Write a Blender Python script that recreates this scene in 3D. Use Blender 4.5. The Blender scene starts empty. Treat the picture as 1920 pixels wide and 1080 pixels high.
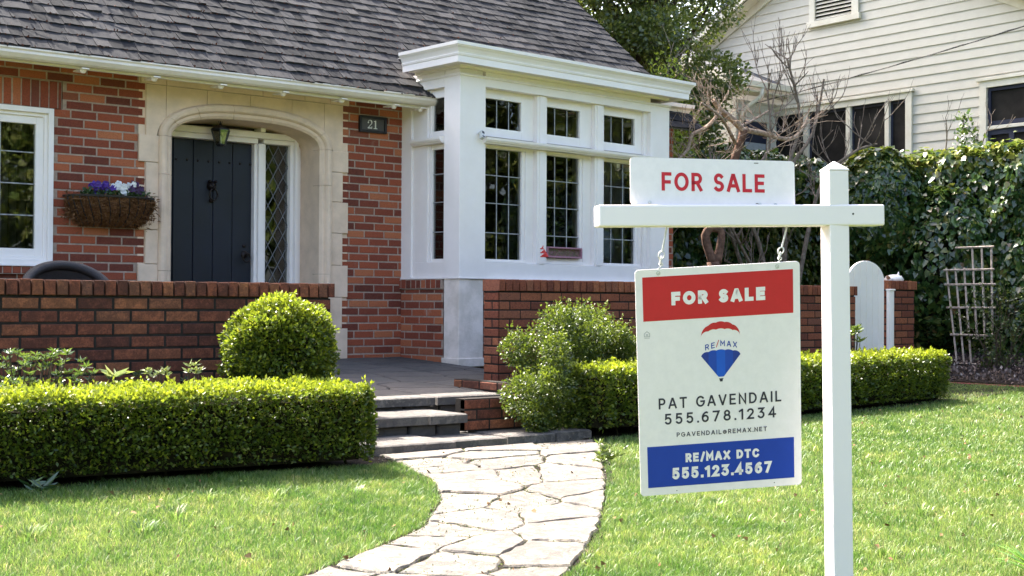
import bpy, math, random
import numpy as np
from mathutils import Vector, Matrix
random.seed(7); RNG=np.random.default_rng(11)
R=math.radians
S=bpy.context.scene; COL=S.collection
# ---------------------------------------------------------------- camera, sky, sun, exposure
cam=bpy.data.cameras.new('camera'); co=bpy.data.objects.new('camera',cam); COL.objects.link(co)
yaw,pit,rol=R(38.6),.0125,.0052
Fv=Vector((math.sin(yaw),math.cos(yaw),0)); Rv=Vector((math.cos(yaw),-math.sin(yaw),0)); Uv=Vector((0,0,1))
F2=Fv*math.cos(pit)+Uv*math.sin(pit); U2=Uv*math.cos(pit)-Fv*math.sin(pit)
R3=Rv*math.cos(rol)+U2*math.sin(rol); U3=U2*math.cos(rol)-Rv*math.sin(rol)
m=Matrix((R3,U3,-F2)).transposed().to_4x4(); m.translation=Vector((0,0,1)); co.matrix_world=m
cam.sensor_width=36; cam.lens=2500/1920*36; cam.clip_end=900; S.camera=co
SUN=Vector((-.01,.66,.74)).normalized()
w=bpy.data.worlds.new('World'); S.world=w; w.use_nodes=True; nt=w.node_tree
sky=nt.nodes.new('ShaderNodeTexSky'); sky.sky_type='NISHITA'; sky.sun_disc=False
sky.sun_elevation=math.asin(SUN.z); sky.sun_rotation=math.atan2(SUN.x,SUN.y)
sky.dust_density=5; sky.air_density=.8; sky.ozone_density=.3
bg=nt.nodes['Background']; bg.inputs[1].default_value=.15; nt.links.new(sky.outputs[0],bg.inputs[0])
sl=bpy.data.lights.new('sun','SUN'); sl.energy=3.9; sl.angle=R(.5); sl.color=(1,.95,.87)
so=bpy.data.objects.new('sun',sl); COL.objects.link(so); so.rotation_euler=SUN.to_track_quat('Z','Y').to_euler()
S.view_settings.view_transform='Standard'; S.view_settings.look='None'; S.view_settings.exposure=2.58; S.view_settings.gamma=1
S.render.engine='CYCLES'; S.cycles.max_bounces=8; S.cycles.transparent_max_bounces=12
# ---------------------------------------------------------------- helpers
def tag(o,label=None,cat=None,group=None,kind=None):
    if label: o['label']=label
    if cat: o['category']=cat
    if group: o['group']=group
    if kind: o['kind']=kind
    return o
def thing(name,label,cat,loc=(0,0,0),group=None):
    o=bpy.data.objects.new(name,None); COL.objects.link(o); o.location=loc; o.empty_display_size=.1
    return tag(o,label,cat,group)
def base(o):
    v=Vector((0,0,0))
    while o is not None: v+=o.location; o=o.parent
    return v
class MB:
    def __init__(s): s.v=[]; s.f=[]
    def add(s,vs,fs,M=None):
        n=len(s.v)
        if M is not None: vs=[M@Vector(p) for p in vs]
        s.v+= [tuple(p) for p in vs]; s.f+=[tuple(i+n for i in f) for f in fs]
    def box(s,x0,x1,y0,y1,z0,z1,M=None):
        s.add([(x0,y0,z0),(x1,y0,z0),(x1,y1,z0),(x0,y1,z0),(x0,y0,z1),(x1,y0,z1),(x1,y1,z1),(x0,y1,z1)],
              [(0,3,2,1),(4,5,6,7),(0,1,5,4),(1,2,6,5),(2,3,7,6),(3,0,4,7)],M)
    def cbox(s,x0,x1,y0,y1,z0,z1,c=.003,M=None):   # box with chamfered front (y0) edges
        s.add([(x0,y1,z0),(x1,y1,z0),(x1,y1,z1),(x0,y1,z1),(x0,y0+c,z0),(x1,y0+c,z0),(x1,y0+c,z1),(x0,y0+c,z1),
               (x0+c,y0,z0+c),(x1-c,y0,z0+c),(x1-c,y0,z1-c),(x0+c,y0,z1-c)],
              [(0,1,5,4),(1,2,6,5),(2,3,7,6),(3,0,4,7),(4,5,9,8),(5,6,10,9),(6,7,11,10),(7,4,8,11),(8,9,10,11),(0,3,2,1)],M)
    def tube(s,pts,rad,n=8,M=None,cap=True):
        pts=[Vector(p) for p in pts]
        if not isinstance(rad,(list,tuple)): rad=[rad]*len(pts)
        vs=[];fs=[];up=Vector((.31,.27,.91));a=None
        for i,p in enumerate(pts):
            d=(pts[min(i+1,len(pts)-1)]-pts[max(i-1,0)]).normalized()
            if a is None: a=d.cross(up).normalized() if abs(d.dot(up))<.98 else d.cross(Vector((1,0,0))).normalized()
            else: a=(a-d*a.dot(d)).normalized()
            b=d.cross(a)
            for k in range(n):
                t=2*math.pi*k/n; vs.append(p+(a*math.cos(t)+b*math.sin(t))*rad[i])
        for i in range(len(pts)-1):
            for k in range(n):
                fs.append((i*n+k,i*n+(k+1)%n,(i+1)*n+(k+1)%n,(i+1)*n+k))
        if cap: fs.append(tuple(range(n))[::-1]); fs.append(tuple(range((len(pts)-1)*n,len(pts)*n)))
        s.add(vs,fs,M)
    def prism(s,poly,y0,y1,M=None):   # polygon in xz, extruded y0..y1
        n=len(poly); vs=[(p[0],y0,p[1]) for p in poly]+[(p[0],y1,p[1]) for p in poly]
        s.add(vs,[tuple(range(n)),tuple(range(n,2*n))[::-1]]+[(i,i+n,(i+1)%n+n,(i+1)%n) for i in range(n)],M)
    def sweep(s,path,prof,M=None,close=False):   # path: list of (pos,side,up); prof: (a,b)
        n=len(prof); vs=[]
        for p,a,b in path:
            for q in prof: vs.append(Vector(p)+Vector(a)*q[0]+Vector(b)*q[1])
        fs=[(i*n+k,i*n+k+1,(i+1)*n+k+1,(i+1)*n+k) for i in range(len(path)-1) for k in range(n-1)]
        fs+=[tuple(range(n))[::-1],tuple(range((len(path)-1)*n,len(path)*n))]
        s.add(vs,fs,M)
    def lathe(s,prof,c,n=20,M=None,axis='z'):
        vs=[];fs=[]
        for r,z in prof:
            for k in range(n):
                t=2*math.pi*k/n
                vs.append((c[0]+r*math.cos(t),c[1]+r*math.sin(t),c[2]+z) if axis=='z' else (c[0]+r*math.cos(t),c[1]-z,c[2]+r*math.sin(t)))
        for i in range(len(prof)-1):
            for k in range(n): fs.append((i*n+k,i*n+(k+1)%n,(i+1)*n+(k+1)%n,(i+1)*n+k))
        s.add(vs,fs,M)
def link(name,me,mat,parent=None,bevel=0,smooth=False):
    o=bpy.data.objects.new(name,me); COL.objects.link(o)
    for mt in (mat if isinstance(mat,(list,tuple)) else [mat]): me.materials.append(mt)
    if parent is not None: o.parent=parent
    if smooth: me.shade_smooth()
    if bevel:
        b=o.modifiers.new('bevel','BEVEL'); b.width=bevel; b.segments=2; b.limit_method='ANGLE'; b.angle_limit=R(40)
    return o
def obj(name,mb,mat,parent=None,bevel=0,smooth=False,at=None):
    b=base(parent) if parent is not None else Vector(at or (0,0,0))
    me=bpy.data.meshes.new(name); me.from_pydata([(p[0]-b.x,p[1]-b.y,p[2]-b.z) for p in mb.v],[],mb.f); me.update()
    o=link(name,me,mat,parent,bevel,smooth)
    if parent is None: o.location=b
    return o
def nmesh(name,V,Fc,fs,mat,parent=None,attr=None,at=None,smooth=False):
    """fast mesh: V (N,3), Fc flat index array, fs = loops per face array"""
    b=base(parent) if parent is not None else Vector(at or (0,0,0))
    V=V-np.array(b)
    me=bpy.data.meshes.new(name); me.vertices.add(len(V)); me.vertices.foreach_set('co',V.astype(np.float32).ravel())
    me.loops.add(len(Fc)); me.loops.foreach_set('vertex_index',Fc.astype(np.int32).ravel())
    me.polygons.add(len(fs)); st=np.concatenate([[0],np.cumsum(fs)[:-1]]).astype(np.int32)
    me.polygons.foreach_set('loop_start',st); me.polygons.foreach_set('loop_total',np.array(fs,np.int32))
    if attr is not None:
        a=me.attributes.new('tip','FLOAT','POINT'); a.data.foreach_set('value',attr.astype(np.float32))
    me.update(calc_edges=True)
    o=link(name,me,mat,parent,0,smooth)
    if parent is None: o.location=b
    return o
LEAF={'box':([(0,0,0),(.45,.3,.10),(1,0,0),(.45,-.3,.10)],[(0,1,2),(0,2,3)]),
 'long':([(0,0,0),(.35,.15,.05),(1,0,-.1),(.35,-.15,.05)],[(0,1,2),(0,2,3)]),
 'ivy':([(0,0,0),(-.05,.35,.05),(.35,.38,.06),(1,0,-.06),(.35,-.38,.06),(-.05,-.35,.05)],[(0,1,2,3),(0,3,4,5)])}
def leaves(name,P,N,size,mat,parent=None,kind='box',tip=None,droop=.0,at=None,spread=.8):
    """P positions, N outward direction; each leaf a small folded blade pointing roughly outwards"""
    T,FT=LEAF[kind]; T=np.array(T); n=len(P)
    d=N+RNG.normal(0,spread,(n,3)); d[:,2]-=droop; d/=np.linalg.norm(d,axis=1,keepdims=True)+1e-9
    r=RNG.normal(0,1,(n,3)); b=np.cross(d,r); b/=np.linalg.norm(b,axis=1,keepdims=True)+1e-9
    c=np.cross(d,b)
    if kind=='ivy':     # leaves lie flat, facing outwards, tips hanging
        c=N+RNG.normal(0,.45,(n,3)); c/=np.linalg.norm(c,axis=1,keepdims=True)
        g=np.array([[0,0,-1.]])+RNG.normal(0,.6,(n,3)); b=np.cross(c,g); b/=np.linalg.norm(b,axis=1,keepdims=True)+1e-9; d=np.cross(b,c)
    sz=np.broadcast_to(size,(n,))[:,None]
    V=(P[:,None,:]+sz[:,:,None]*(T[None,:,0:1]*d[:,None,:]+T[None,:,1:2]*b[:,None,:]+T[None,:,2:3]*c[:,None,:])).reshape(-1,3)
    k=len(T); fl=np.concatenate([np.array(f) for f in FT]); Fc=(np.arange(n)[:,None]*k+fl[None,:]).ravel()
    fs=np.tile([len(f) for f in FT],n)
    at_=np.repeat(tip if tip is not None else np.zeros(n),k)
    return nmesh(name,V,Fc,fs,mat,parent,at_,at)
def lump(P,a=1.,f=1.):     # cheap smooth pseudo noise
    x,y,z=P[:,0]*f,P[:,1]*f,P[:,2]*f
    return a*(np.sin(3.1*x+1.3*y+.5)*np.cos(2.7*z+1.9*y)+.6*np.sin(6.3*y+4.1*z+2.)*np.cos(5.2*x-1.)+.4*np.sin(11*x+9*z)*np.cos(10*y+3))/2
# ---------------------------------------------------------------- materials
def mat(name): 
    m=bpy.data.materials.new(name); m.use_nodes=True; return m,m.node_tree,m.node_tree.nodes['Principled BSDF']
def node(nt,t,**k):
    n=nt.nodes.new(t)
    for a,b in k.items(): setattr(n,a,b)
    return n
def ramp(nt,src,stops,interp='LINEAR'):
    r=node(nt,'ShaderNodeValToRGB'); r.color_ramp.interpolation=interp; e=r.color_ramp.elements
    while len(e)<len(stops): e.new(.5)
    for i,(p,c) in enumerate(stops): e[i].position=p; e[i].color=(*c,1)
    nt.links.new(src,r.inputs[0]); return r.outputs[0]
def noise(nt,scale,detail=4,rough=.6,vec=None,dist=0):
    n=node(nt,'ShaderNodeTexNoise'); n.inputs['Scale'].default_value=scale; n.inputs['Detail'].default_value=detail
    n.inputs['Roughness'].default_value=rough; n.inputs['Distortion'].default_value=dist
    if vec is None:
        tc=node(nt,'ShaderNodeNewGeometry'); vec=tc.outputs['Position']
    nt.links.new(vec,n.inputs['Vector']); return n.outputs['Fac']
def mix(nt,f,a,b,mode='MIX'):
    n=node(nt,'ShaderNodeMix',data_type='RGBA',blend_type=mode)
    for s,v in ((n.inputs[0],f),(n.inputs[6],a),(n.inputs[7],b)):
        if isinstance(v,(int,float)): s.default_value=v
        elif isinstance(v,tuple): s.default_value=(*v,1)
        else: nt.links.new(v,s)
    return n.outputs[2]
def math_(nt,op,a,b=None):
    n=node(nt,'ShaderNodeMath',operation=op)
    for s,v in ((n.inputs[0],a),(n.inputs[1],b)):
        if v is None: continue
        if isinstance(v,(int,float)): s.default_value=v
        else: nt.links.new(v,s)
    return n.outputs[0]
def bump(nt,bs,h,st=.3,dist=.01):
    b=node(nt,'ShaderNodeBump'); b.inputs['Strength'].default_value=st; b.inputs['Distance'].default_value=dist
    nt.links.new(h,b.inputs['Height']); nt.links.new(b.outputs[0],bs.inputs['Normal'])
def isl(nt): return node(nt,'ShaderNodeNewGeometry').outputs['Random Per Island']
def simple(name,c,rough=.6,var=.08,scale=6,spec=.5,metal=0,bmp=0,bscale=60,c2=None,lo=.35,hi=.7):
    m,nt,bs=mat(name); f=noise(nt,scale,5)
    c2=c2 or tuple(x*(1-var*2.5) for x in c)
    nt.links.new(ramp(nt,f,[(lo,c2),(hi,c)]),bs.inputs['Base Color'])
    bs.inputs['Roughness'].default_value=rough; bs.inputs['Metallic'].default_value=metal; bs.inputs['Specular IOR Level'].default_value=spec
    if bmp: bump(nt,bs,noise(nt,bscale,6,.7),bmp)
    return m
def brick_mat(name,stops,dirt=0.,dirtcol=(.012,.010,.009)):
    m,nt,bs=mat(name); c=ramp(nt,isl(nt),stops)
    n1=noise(nt,28,5,.7); c=mix(nt,n1,c,mix(nt,.5,c,(.30,.10,.05)),'MIX')
    sp=ramp(nt,noise(nt,150,3,.6),[(.30,(.55,.55,.55)),(.52,(1,1,1))]); c=mix(nt,1.,c,sp,'MULTIPLY')
    if dirt:
        d=ramp(nt,noise(nt,13,9,.85),[(.40,(1,1,1)),(.52,(0,0,0))]); d=math_(nt,'MULTIPLY',math_(nt,'SUBTRACT',1.,d),dirt)
        d2=ramp(nt,noise(nt,60,5,.8),[(.42,(1,1,1)),(.62,(.0,.0,.0))]); d=math_(nt,'MAXIMUM',d,math_(nt,'MULTIPLY',math_(nt,'SUBTRACT',1.,d2),.75))
        c=mix(nt,math_(nt,'MULTIPLY',d,.8),c,dirtcol)
    else:
        d=ramp(nt,noise(nt,5,6,.7),[(.62,(0,0,0)),(.8,(1,1,1))]); c=mix(nt,math_(nt,'MULTIPLY',d,.35),c,(.5,.4,.33))
    nt.links.new(c,bs.inputs['Base Color']); bs.inputs['Roughness'].default_value=.9; bs.inputs['Specular IOR Level'].default_value=.25
    bump(nt,bs,noise(nt,120,6,.75),.5,.004); return m
RED=[(0,(.075,.018,.016)),(.2,(.155,.033,.022)),(.45,(.25,.055,.029)),(.7,(.35,.085,.038)),(.9,(.46,.16,.07)),(1,(.11,.03,.028))]
ORG=[(0,(.10,.034,.024)),(.3,(.20,.06,.034)),(.55,(.32,.10,.05)),(.8,(.42,.16,.07)),(1,(.17,.08,.055))]
M_brick=brick_mat('red_brick',RED); M_obrick=brick_mat('weathered_brick',ORG,.75); M_gbrick=brick_mat('garden_brick',[(0,(.15,.043,.027)),(.5,(.28,.08,.042)),(.85,(.40,.14,.065)),(1,(.20,.08,.055))],.35)
M_mortar=simple('pale_mortar',(.42,.32,.25),.95,.12,30,.1,bmp=.5,bscale=200)
M_dmortar=simple('black_mortar',(.035,.03,.026),.95,.15,20,.1,bmp=.5,bscale=150)
M_stone=simple('limestone',(.74,.57,.42),.85,.07,7,.2,bmp=.15,bscale=90)
M_joint=simple('stone_joint',(.22,.18,.13),.95,.1,20,.1)
def paint(name,c,c2,rough=.45):
    m,nt,bs=mat(name); f=noise(nt,3.5,7,.7); col=ramp(nt,f,[(.3,c2),(.62,c)])
    col=mix(nt,ramp(nt,noise(nt,35,6,.8),[(.68,(0,0,0)),(.80,(.55,.55,.55))]),col,tuple(x*.55 for x in c2))
    nt.links.new(col,bs.inputs['Base Color']); bs.inputs['Roughness'].default_value=rough
    bump(nt,bs,noise(nt,80,4,.7),.08,.003); return m
M_white=paint('white_house_paint',(.85,.79,.745),(.80,.74,.69)); M_cream=paint('cream_trim_paint',(.72,.68,.58),(.62,.57,.46))
M_gutter=paint('gutter_paint',(.72,.65,.55),(.62,.54,.44))
M_post=paint('white_vinyl',(.80,.745,.73),(.785,.73,.715),.35)
M_sid=paint('cream_siding',(.56,.525,.44),(.51,.475,.39),.6); M_sidtrim=paint('siding_trim',(.68,.64,.53),(.58,.52,.40),.5)
M_door=simple('navy_door_paint',(.008,.0115,.024),.45,.15,3,.4,bmp=.05,bscale=40)
M_black=simple('black_iron',(.012,.012,.014),.45,.2,20,.5); M_bronze=simple('dark_bronze',(.035,.022,.018),.4,.3,40,.6,metal=.6)
M_lead=simple('lead_came',(.16,.165,.17),.5,.2,30,.5); M_plead=simple('painted_came',(.42,.43,.44),.5,.2,30,.5)
M_galv=simple('galvanised_hook',(.62,.62,.58),.4,.1,60,.5,metal=.3)
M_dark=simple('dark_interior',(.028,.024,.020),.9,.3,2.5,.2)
M_blue_fr=simple('navy_window_frame',(.018,.022,.045),.5,.1,5,.4)
M_bark=simple('grey_bark',(.26,.21,.165),.95,.2,25,.1,bmp=.6,bscale=60,c2=(.11,.085,.065)); M_rbark=simple('reddish_bark',(.20,.12,.085),.95,.2,18,.1,bmp=.6,bscale=60,c2=(.09,.05,.035))
M_dbark=simple('dark_bark',(.09,.07,.05),.95,.2,25,.1,bmp=.6,bscale=50); M_twig=simple('dark_twigs',(.03,.028,.014),1,.3,12,.05)
M_coir=simple('coir_fibre',(.30,.15,.07),1,.25,90,.05,bmp=1,bscale=250,c2=(.10,.05,.024)); M_wick=simple('dark_wicker',(.018,.013,.014),.5,.3,120,.5,bmp=.6,bscale=300)
M_wood=simple('weathered_wood',(.55,.46,.38),.9,.2,30,.2,c2=(.25,.20,.16)); M_redw=simple('red_brown_edging',(.19,.065,.05),.85,.2,14,.2)
M_pot=simple('white_glazed_ceramic',(.78,.74,.68),.3,.1,30,.6); M_rough=simple('weathered_painted_plaster',(.78,.68,.60),.9,.2,5,.2,bmp=.5,bscale=50,c2=(.62,.54,.46),lo=.4,hi=.6)
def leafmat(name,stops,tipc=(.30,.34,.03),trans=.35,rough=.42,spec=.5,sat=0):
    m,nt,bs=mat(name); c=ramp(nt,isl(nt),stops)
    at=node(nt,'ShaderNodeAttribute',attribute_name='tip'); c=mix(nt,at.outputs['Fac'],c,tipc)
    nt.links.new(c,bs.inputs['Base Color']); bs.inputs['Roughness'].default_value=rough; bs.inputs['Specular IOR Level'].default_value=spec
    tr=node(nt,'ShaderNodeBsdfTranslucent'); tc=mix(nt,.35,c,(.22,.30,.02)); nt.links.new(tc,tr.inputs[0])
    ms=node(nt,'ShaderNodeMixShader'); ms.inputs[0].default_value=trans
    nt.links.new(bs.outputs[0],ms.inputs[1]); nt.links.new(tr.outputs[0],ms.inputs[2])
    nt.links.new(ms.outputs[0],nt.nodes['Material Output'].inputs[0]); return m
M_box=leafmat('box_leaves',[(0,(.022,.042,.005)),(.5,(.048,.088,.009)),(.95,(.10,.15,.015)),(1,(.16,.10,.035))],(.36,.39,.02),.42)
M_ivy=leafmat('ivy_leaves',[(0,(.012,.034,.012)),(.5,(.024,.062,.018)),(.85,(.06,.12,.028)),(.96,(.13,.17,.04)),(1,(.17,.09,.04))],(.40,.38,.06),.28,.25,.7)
M_ever=leafmat('evergreen_leaves',[(0,(.03,.055,.015)),(.5,(.075,.11,.028)),(1,(.19,.21,.06))],(.36,.34,.06),.45,.28,.8)
M_azal=leafmat('azalea_leaves',[(0,(.025,.06,.02)),(1,(.06,.12,.04))],(.22,.28,.04),.25,.25,.8)
M_lime=leafmat('lime_leaves',[(0,(.14,.22,.02)),(1,(.26,.34,.04))],(.30,.34,.03),.5)
M_pans=leafmat('pansy_leaves',[(0,(.02,.05,.015)),(1,(.05,.10,.03))],(.2,.25,.04),.25)
M_fol=leafmat('fine_dark_leaves',[(0,(.008,.02,.006)),(1,(.025,.05,.014))],(.15,.2,.04),.25)
M_pale=leafmat('pale_leaves',[(0,(.20,.26,.13)),(1,(.30,.30,.16))],(.30,.34,.03),.3)
M_lily=leafmat('strap_leaves',[(0,(.07,.19,.025)),(1,(.14,.30,.04))],(.3,.4,.05),.45)
def petal(name,c):
    m,nt,bs=mat(name); nt.links.new(ramp(nt,isl(nt),[(0,tuple(x*.7 for x in c)),(1,c)]),bs.inputs['Base Color']); bs.inputs['Roughness'].default_value=.6; return m
M_pw=petal('white_petals',(.82,.82,.78)); M_pp=petal('violet_petals',(.07,.02,.26)); M_pd=petal('plum_petals',(.05,.012,.07))
def grassmat():
    m,nt,bs=mat('grass_blades'); c=ramp(nt,isl(nt),[(0,(.070,.13,.026)),(.5,(.135,.222,.042)),(.9,(.205,.285,.065)),(1,(.34,.32,.17))])
    p=ramp(nt,noise(nt,1.3,4,.65),[(.36,(.66,.80,.6)),(.52,(1,1,1)),(.68,(1.28,1.14,1.1))]); c=mix(nt,1.,c,p,'MULTIPLY')
    p2=ramp(nt,noise(nt,7,4,.7),[(.36,(.58,.74,.55)),(.52,(1,1,1)),(.66,(1.6,1.28,1.35))]); c=mix(nt,1.,c,p2,'MULTIPLY')
    nt.links.new(c,bs.inputs['Base Color']); bs.inputs['Roughness'].default_value=.45
    tr=node(nt,'ShaderNodeBsdfTranslucent'); nt.links.new(c,tr.inputs[0]); ms=node(nt,'ShaderNodeMixShader'); ms.inputs[0].default_value=.4
    nt.links.new(bs.outputs[0],ms.inputs[1]); nt.links.new(tr.outputs[0],ms.inputs[2]); nt.links.new(ms.outputs[0],nt.nodes['Material Output'].inputs[0]); return m
M_grass=grassmat()
M_turf=simple('turf_soil',(.10,.12,.03),1,.3,9,.1,bmp=.6,bscale=120,c2=(.045,.06,.015)); M_soil=simple('garden_soil',(.035,.026,.02),1,.3,18,.1,bmp=1,bscale=80)
def flag_mat(name,stops,moss=True):
    m,nt,bs=mat(name); c=ramp(nt,isl(nt),stops)
    n=noise(nt,11,9,.8,dist=.6); c=mix(nt,ramp(nt,n,[(.46,(0,0,0)),(.53,(.85,.85,.85))]),c,(.075,.07,.065))
    n2=noise(nt,55,7,.8); c=mix(nt,ramp(nt,n2,[(.54,(0,0,0)),(.64,(.8,.8,.8))]),c,(.055,.052,.05)); n3=noise(nt,2.2,5,.6); c=mix(nt,ramp(nt,n3,[(.42,(.55,.55,.55)),(.6,(0,0,0))]),c,(.11,.095,.085))
    nt.links.new(c,bs.inputs['Base Color']); bs.inputs['Roughness'].default_value=.85; bs.inputs['Specular IOR Level'].default_value=.25
    bump(nt,bs,noise(nt,18,10,.75,dist=.4),.9,.02); return m
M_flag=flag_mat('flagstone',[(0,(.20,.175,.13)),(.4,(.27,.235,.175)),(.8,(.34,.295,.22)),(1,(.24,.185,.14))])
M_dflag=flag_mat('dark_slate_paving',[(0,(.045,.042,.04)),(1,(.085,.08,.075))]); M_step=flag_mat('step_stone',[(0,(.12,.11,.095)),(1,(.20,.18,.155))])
def shingle_mat():
    m,nt,bs=mat('roof_shingle'); c=ramp(nt,isl(nt),[(0,(.016,.0165,.0185)),(.5,(.030,.030,.032)),(1,(.054,.052,.053))])
    g=ramp(nt,noise(nt,260,2,.6),[(.35,(.6,.6,.6)),(.65,(1.35,1.35,1.35))]); c=mix(nt,1.,c,g,'MULTIPLY')
    ms=ramp(nt,noise(nt,17,8,.8),[(.64,(0,0,0)),(.72,(.75,.75,.75))]); c=mix(nt,ms,c,(.20,.085,.055))
    nt.links.new(c,bs.inputs['Base Color']); bs.inputs['Roughness'].default_value=1; bs.inputs['Specular IOR Level'].default_value=.08
    bump(nt,bs,noise(nt,200,4,.7),.5,.004); return m
M_shin=shingle_mat(); M_nroof=simple('neighbour_shingle',(.13,.13,.14),.9,.15,60,.2,bmp=.5,bscale=150)
def glass_mat(name,tint=(.75,.78,.76),refl=1.15,off=.04):
    m=bpy.data.materials.new(name); m.use_nodes=True; nt=m.node_tree; nt.nodes.clear()
    o=node(nt,'ShaderNodeOutputMaterial'); t=node(nt,'ShaderNodeBsdfTransparent'); t.inputs[0].default_value=(*tint,1)
    g=node(nt,'ShaderNodeBsdfGlossy'); g.inputs['Roughness'].default_value=.015
    b=node(nt,'ShaderNodeBump'); b.inputs['Strength'].default_value=.12; b.inputs['Distance'].default_value=.01; nt.links.new(noise(nt,3,2,.5),b.inputs['Height']); nt.links.new(b.outputs[0],g.inputs['Normal'])
    f=node(nt,'ShaderNodeFresnel'); f.inputs[0].default_value=1.5; k=math_(nt,'MULTIPLY',f.outputs[0],refl); k=math_(nt,'ADD',k,off)
    ms=node(nt,'ShaderNodeMixShader'); nt.links.new(k,ms.inputs[0]); nt.links.new(t.outputs[0],ms.inputs[1]); nt.links.new(g.outputs[0],ms.inputs[2]); nt.links.new(ms.outputs[0],o.inputs[0]); return m
M_glass=glass_mat('window_glass'); M_ngl=glass_mat('neighbour_glass',(.3,.32,.36),1.2,.03)
def plain(name,c,rough=.4,spec=.4):
    m,nt,bs=mat(name); nt.links.new(ramp(nt,noise(nt,30,4,.7),[(.3,tuple(x*.93 for x in c)),(.7,c)]),bs.inputs['Base Color']); bs.inputs['Roughness'].default_value=rough; bs.inputs['Specular IOR Level'].default_value=spec; return m
M_sign=plain('sign_white',(.80,.75,.735),.35); M_sred=plain('sign_red',(.52,.016,.028)); M_sblue=plain('sign_blue',(.006,.042,.33)); M_sblk=plain('sign_ink',(.03,.028,.05))
M_slt=plain('sign_light_blue',(.005,.09,.52)); M_smid=plain('sign_deep_blue',(.006,.055,.37)); M_sdk=plain('sign_navy',(.01,.035,.25)); M_sgrey=plain('sign_grey_ink',(.35,.35,.36)); M_sdred=plain('sign_dark_red',(.50,.02,.03))
M_plq=plain('plaque_grey',(.075,.07,.065)); M_num=plain('plaque_numerals',(.75,.75,.70)); M_pink=plain('dusty_pink_paint',(.35,.17,.21)); M_tred=plain('bright_red_paint',(.75,.06,.05))
# ---------------------------------------------------------------- ground
def gz(x,y):
    z=.06
    if y<6.4: z+=.06*(max(y,-20)-6.4)
    if x>6: z+=.012*(min(x,13.1)-6)
    if x>13.1: z+=.12*(min(x,16)-13.1)
    return z
PL=[(4.42,6.82),(4.36,6.50),(4.27,6.20),(4.17,5.88),(3.92,5.46),(3.48,4.98),(3.02,4.70),(2.54,4.45),(2.0,4.19),(1.0,3.8),(-.5,3.3)]
PR=[(6.15,6.82),(5.95,6.48),(5.56,6.08),(5.11,5.55),(4.72,5.14),(4.164,4.575),(3.59,4.089),(3.14,3.79),(2.4,3.3),(1.5,2.8),(.0,2.1)]
def grid(name,xs,ys,mt,dz=0,fn=gz,at=(0,0,0)):
    mb=MB(); n=len(xs)
    vs=[(x,y,fn(x,y)+dz) for y in ys for x in xs]
    mb.add(vs,[(j*n+i,j*n+i+1,(j+1)*n+i+1,(j+1)*n+i) for j in range(len(ys)-1) for i in range(n-1)])
    return tag(obj(name,mb,mt,at=at,smooth=True),kind='structure')
xs=[-300,-60,-20,-8,-4]+[x*.5 for x in range(-6,34)]+[18,24,40,80,300]; ys=[-300,-80,-20,-10]+[y*.4 for y in range(-15,25)]+[11,14,20,40,100,300]
grid('ground',xs,ys,M_turf)
def strip(name,A,B,mt,dz,k0=0,k1=1):
    mb=MB(); n=6
    vs=[]
    for a,b in zip(A,B):
        for i in range(n+1):
            t=k0+(k1-k0)*i/n; x=a[0]+(b[0]-a[0])*t; y=a[1]+(b[1]-a[1])*t; vs.append((x,y,gz(x,y)+dz))
    mb.add(vs,[(j*(n+1)+i,j*(n+1)+i+1,(j+1)*(n+1)+i+1,(j+1)*(n+1)+i) for j in range(len(A)-1) for i in range(n)])
    return tag(obj(name,mb,mt,at=(0,0,0)),kind='structure')
strip('path_bed',PL,PR,M_soil,.010,-.05,1.05)
# flagstones: voronoi cells laid in path coordinates
def along(P,s):
    k=min(int(s),len(P)-2); t=s-k; return (P[k][0]+(P[k+1][0]-P[k][0])*t,P[k][1]+(P[k+1][1]-P[k][1])*t)
def vor(pts,bounds,gap):
    cells=[]
    for i,p in enumerate(pts):
        poly=[(bounds[0],bounds[2]),(bounds[1],bounds[2]),(bounds[1],bounds[3]),(bounds[0],bounds[3])]
        for j,q in enumerate(pts):
            if i==j or abs(p[0]-q[0])+abs(p[1]-q[1])>3: continue
            nx,ny=q[0]-p[0],q[1]-p[1]; L=math.hypot(nx,ny); nx/=L; ny/=L
            c=(p[0]+q[0])/2*nx+(p[1]+q[1])/2*ny-gap
            out=[]
            for a,b in zip(poly,poly[1:]+poly[:1]):
                da=a[0]*nx+a[1]*ny-c; db=b[0]*nx+b[1]*ny-c
                if da<=0: out.append(a)
                if (da<0)!=(db<0) and da!=db: t=da/(da-db); out.append((a[0]+(b[0]-a[0])*t,a[1]+(b[1]-a[1])*t))
            poly=out
            if len(poly)<3: break
        if len(poly)>=3: cells.append(poly)
    return cells
def rough_poly(poly,amp,rnd,step=.09):
    out=[]
    for a,b in zip(poly,poly[1:]+poly[:1]):
        L=math.hypot(b[0]-a[0],b[1]-a[1]); n=max(1,int(L/step))
        for k in range(n):
            t=k/n; j=amp if k else amp*.8
            out.append((a[0]+(b[0]-a[0])*t+rnd.uniform(-j,j),a[1]+(b[1]-a[1])*t+rnd.uniform(-j,j)))
    return out
def slab(mb,poly,top,th,fn):
    n=len(poly); cx=sum(p[0] for p in poly)/n; cy=sum(p[1] for p in poly)/n
    def ins(k): return [(cx+(p[0]-cx)*k,cy+(p[1]-cy)*k) for p in poly]
    a,b=poly,ins(.955)
    vs=[(x,y,fn(x,y)+top-th) for x,y in a]+[(x,y,fn(x,y)+top-.008) for x,y in a]+[(x,y,fn(x,y)+top) for x,y in b]+[(cx,cy,fn(cx,cy)+top+.002)]
    fs=[(i,(i+1)%n,n+(i+1)%n,n+i) for i in range(n)]+[(n+i,n+(i+1)%n,2*n+(i+1)%n,2*n+i) for i in range(n)]+[(2*n+i,2*n+(i+1)%n,3*n) for i in range(n)]
    mb.add(vs,fs)
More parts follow.
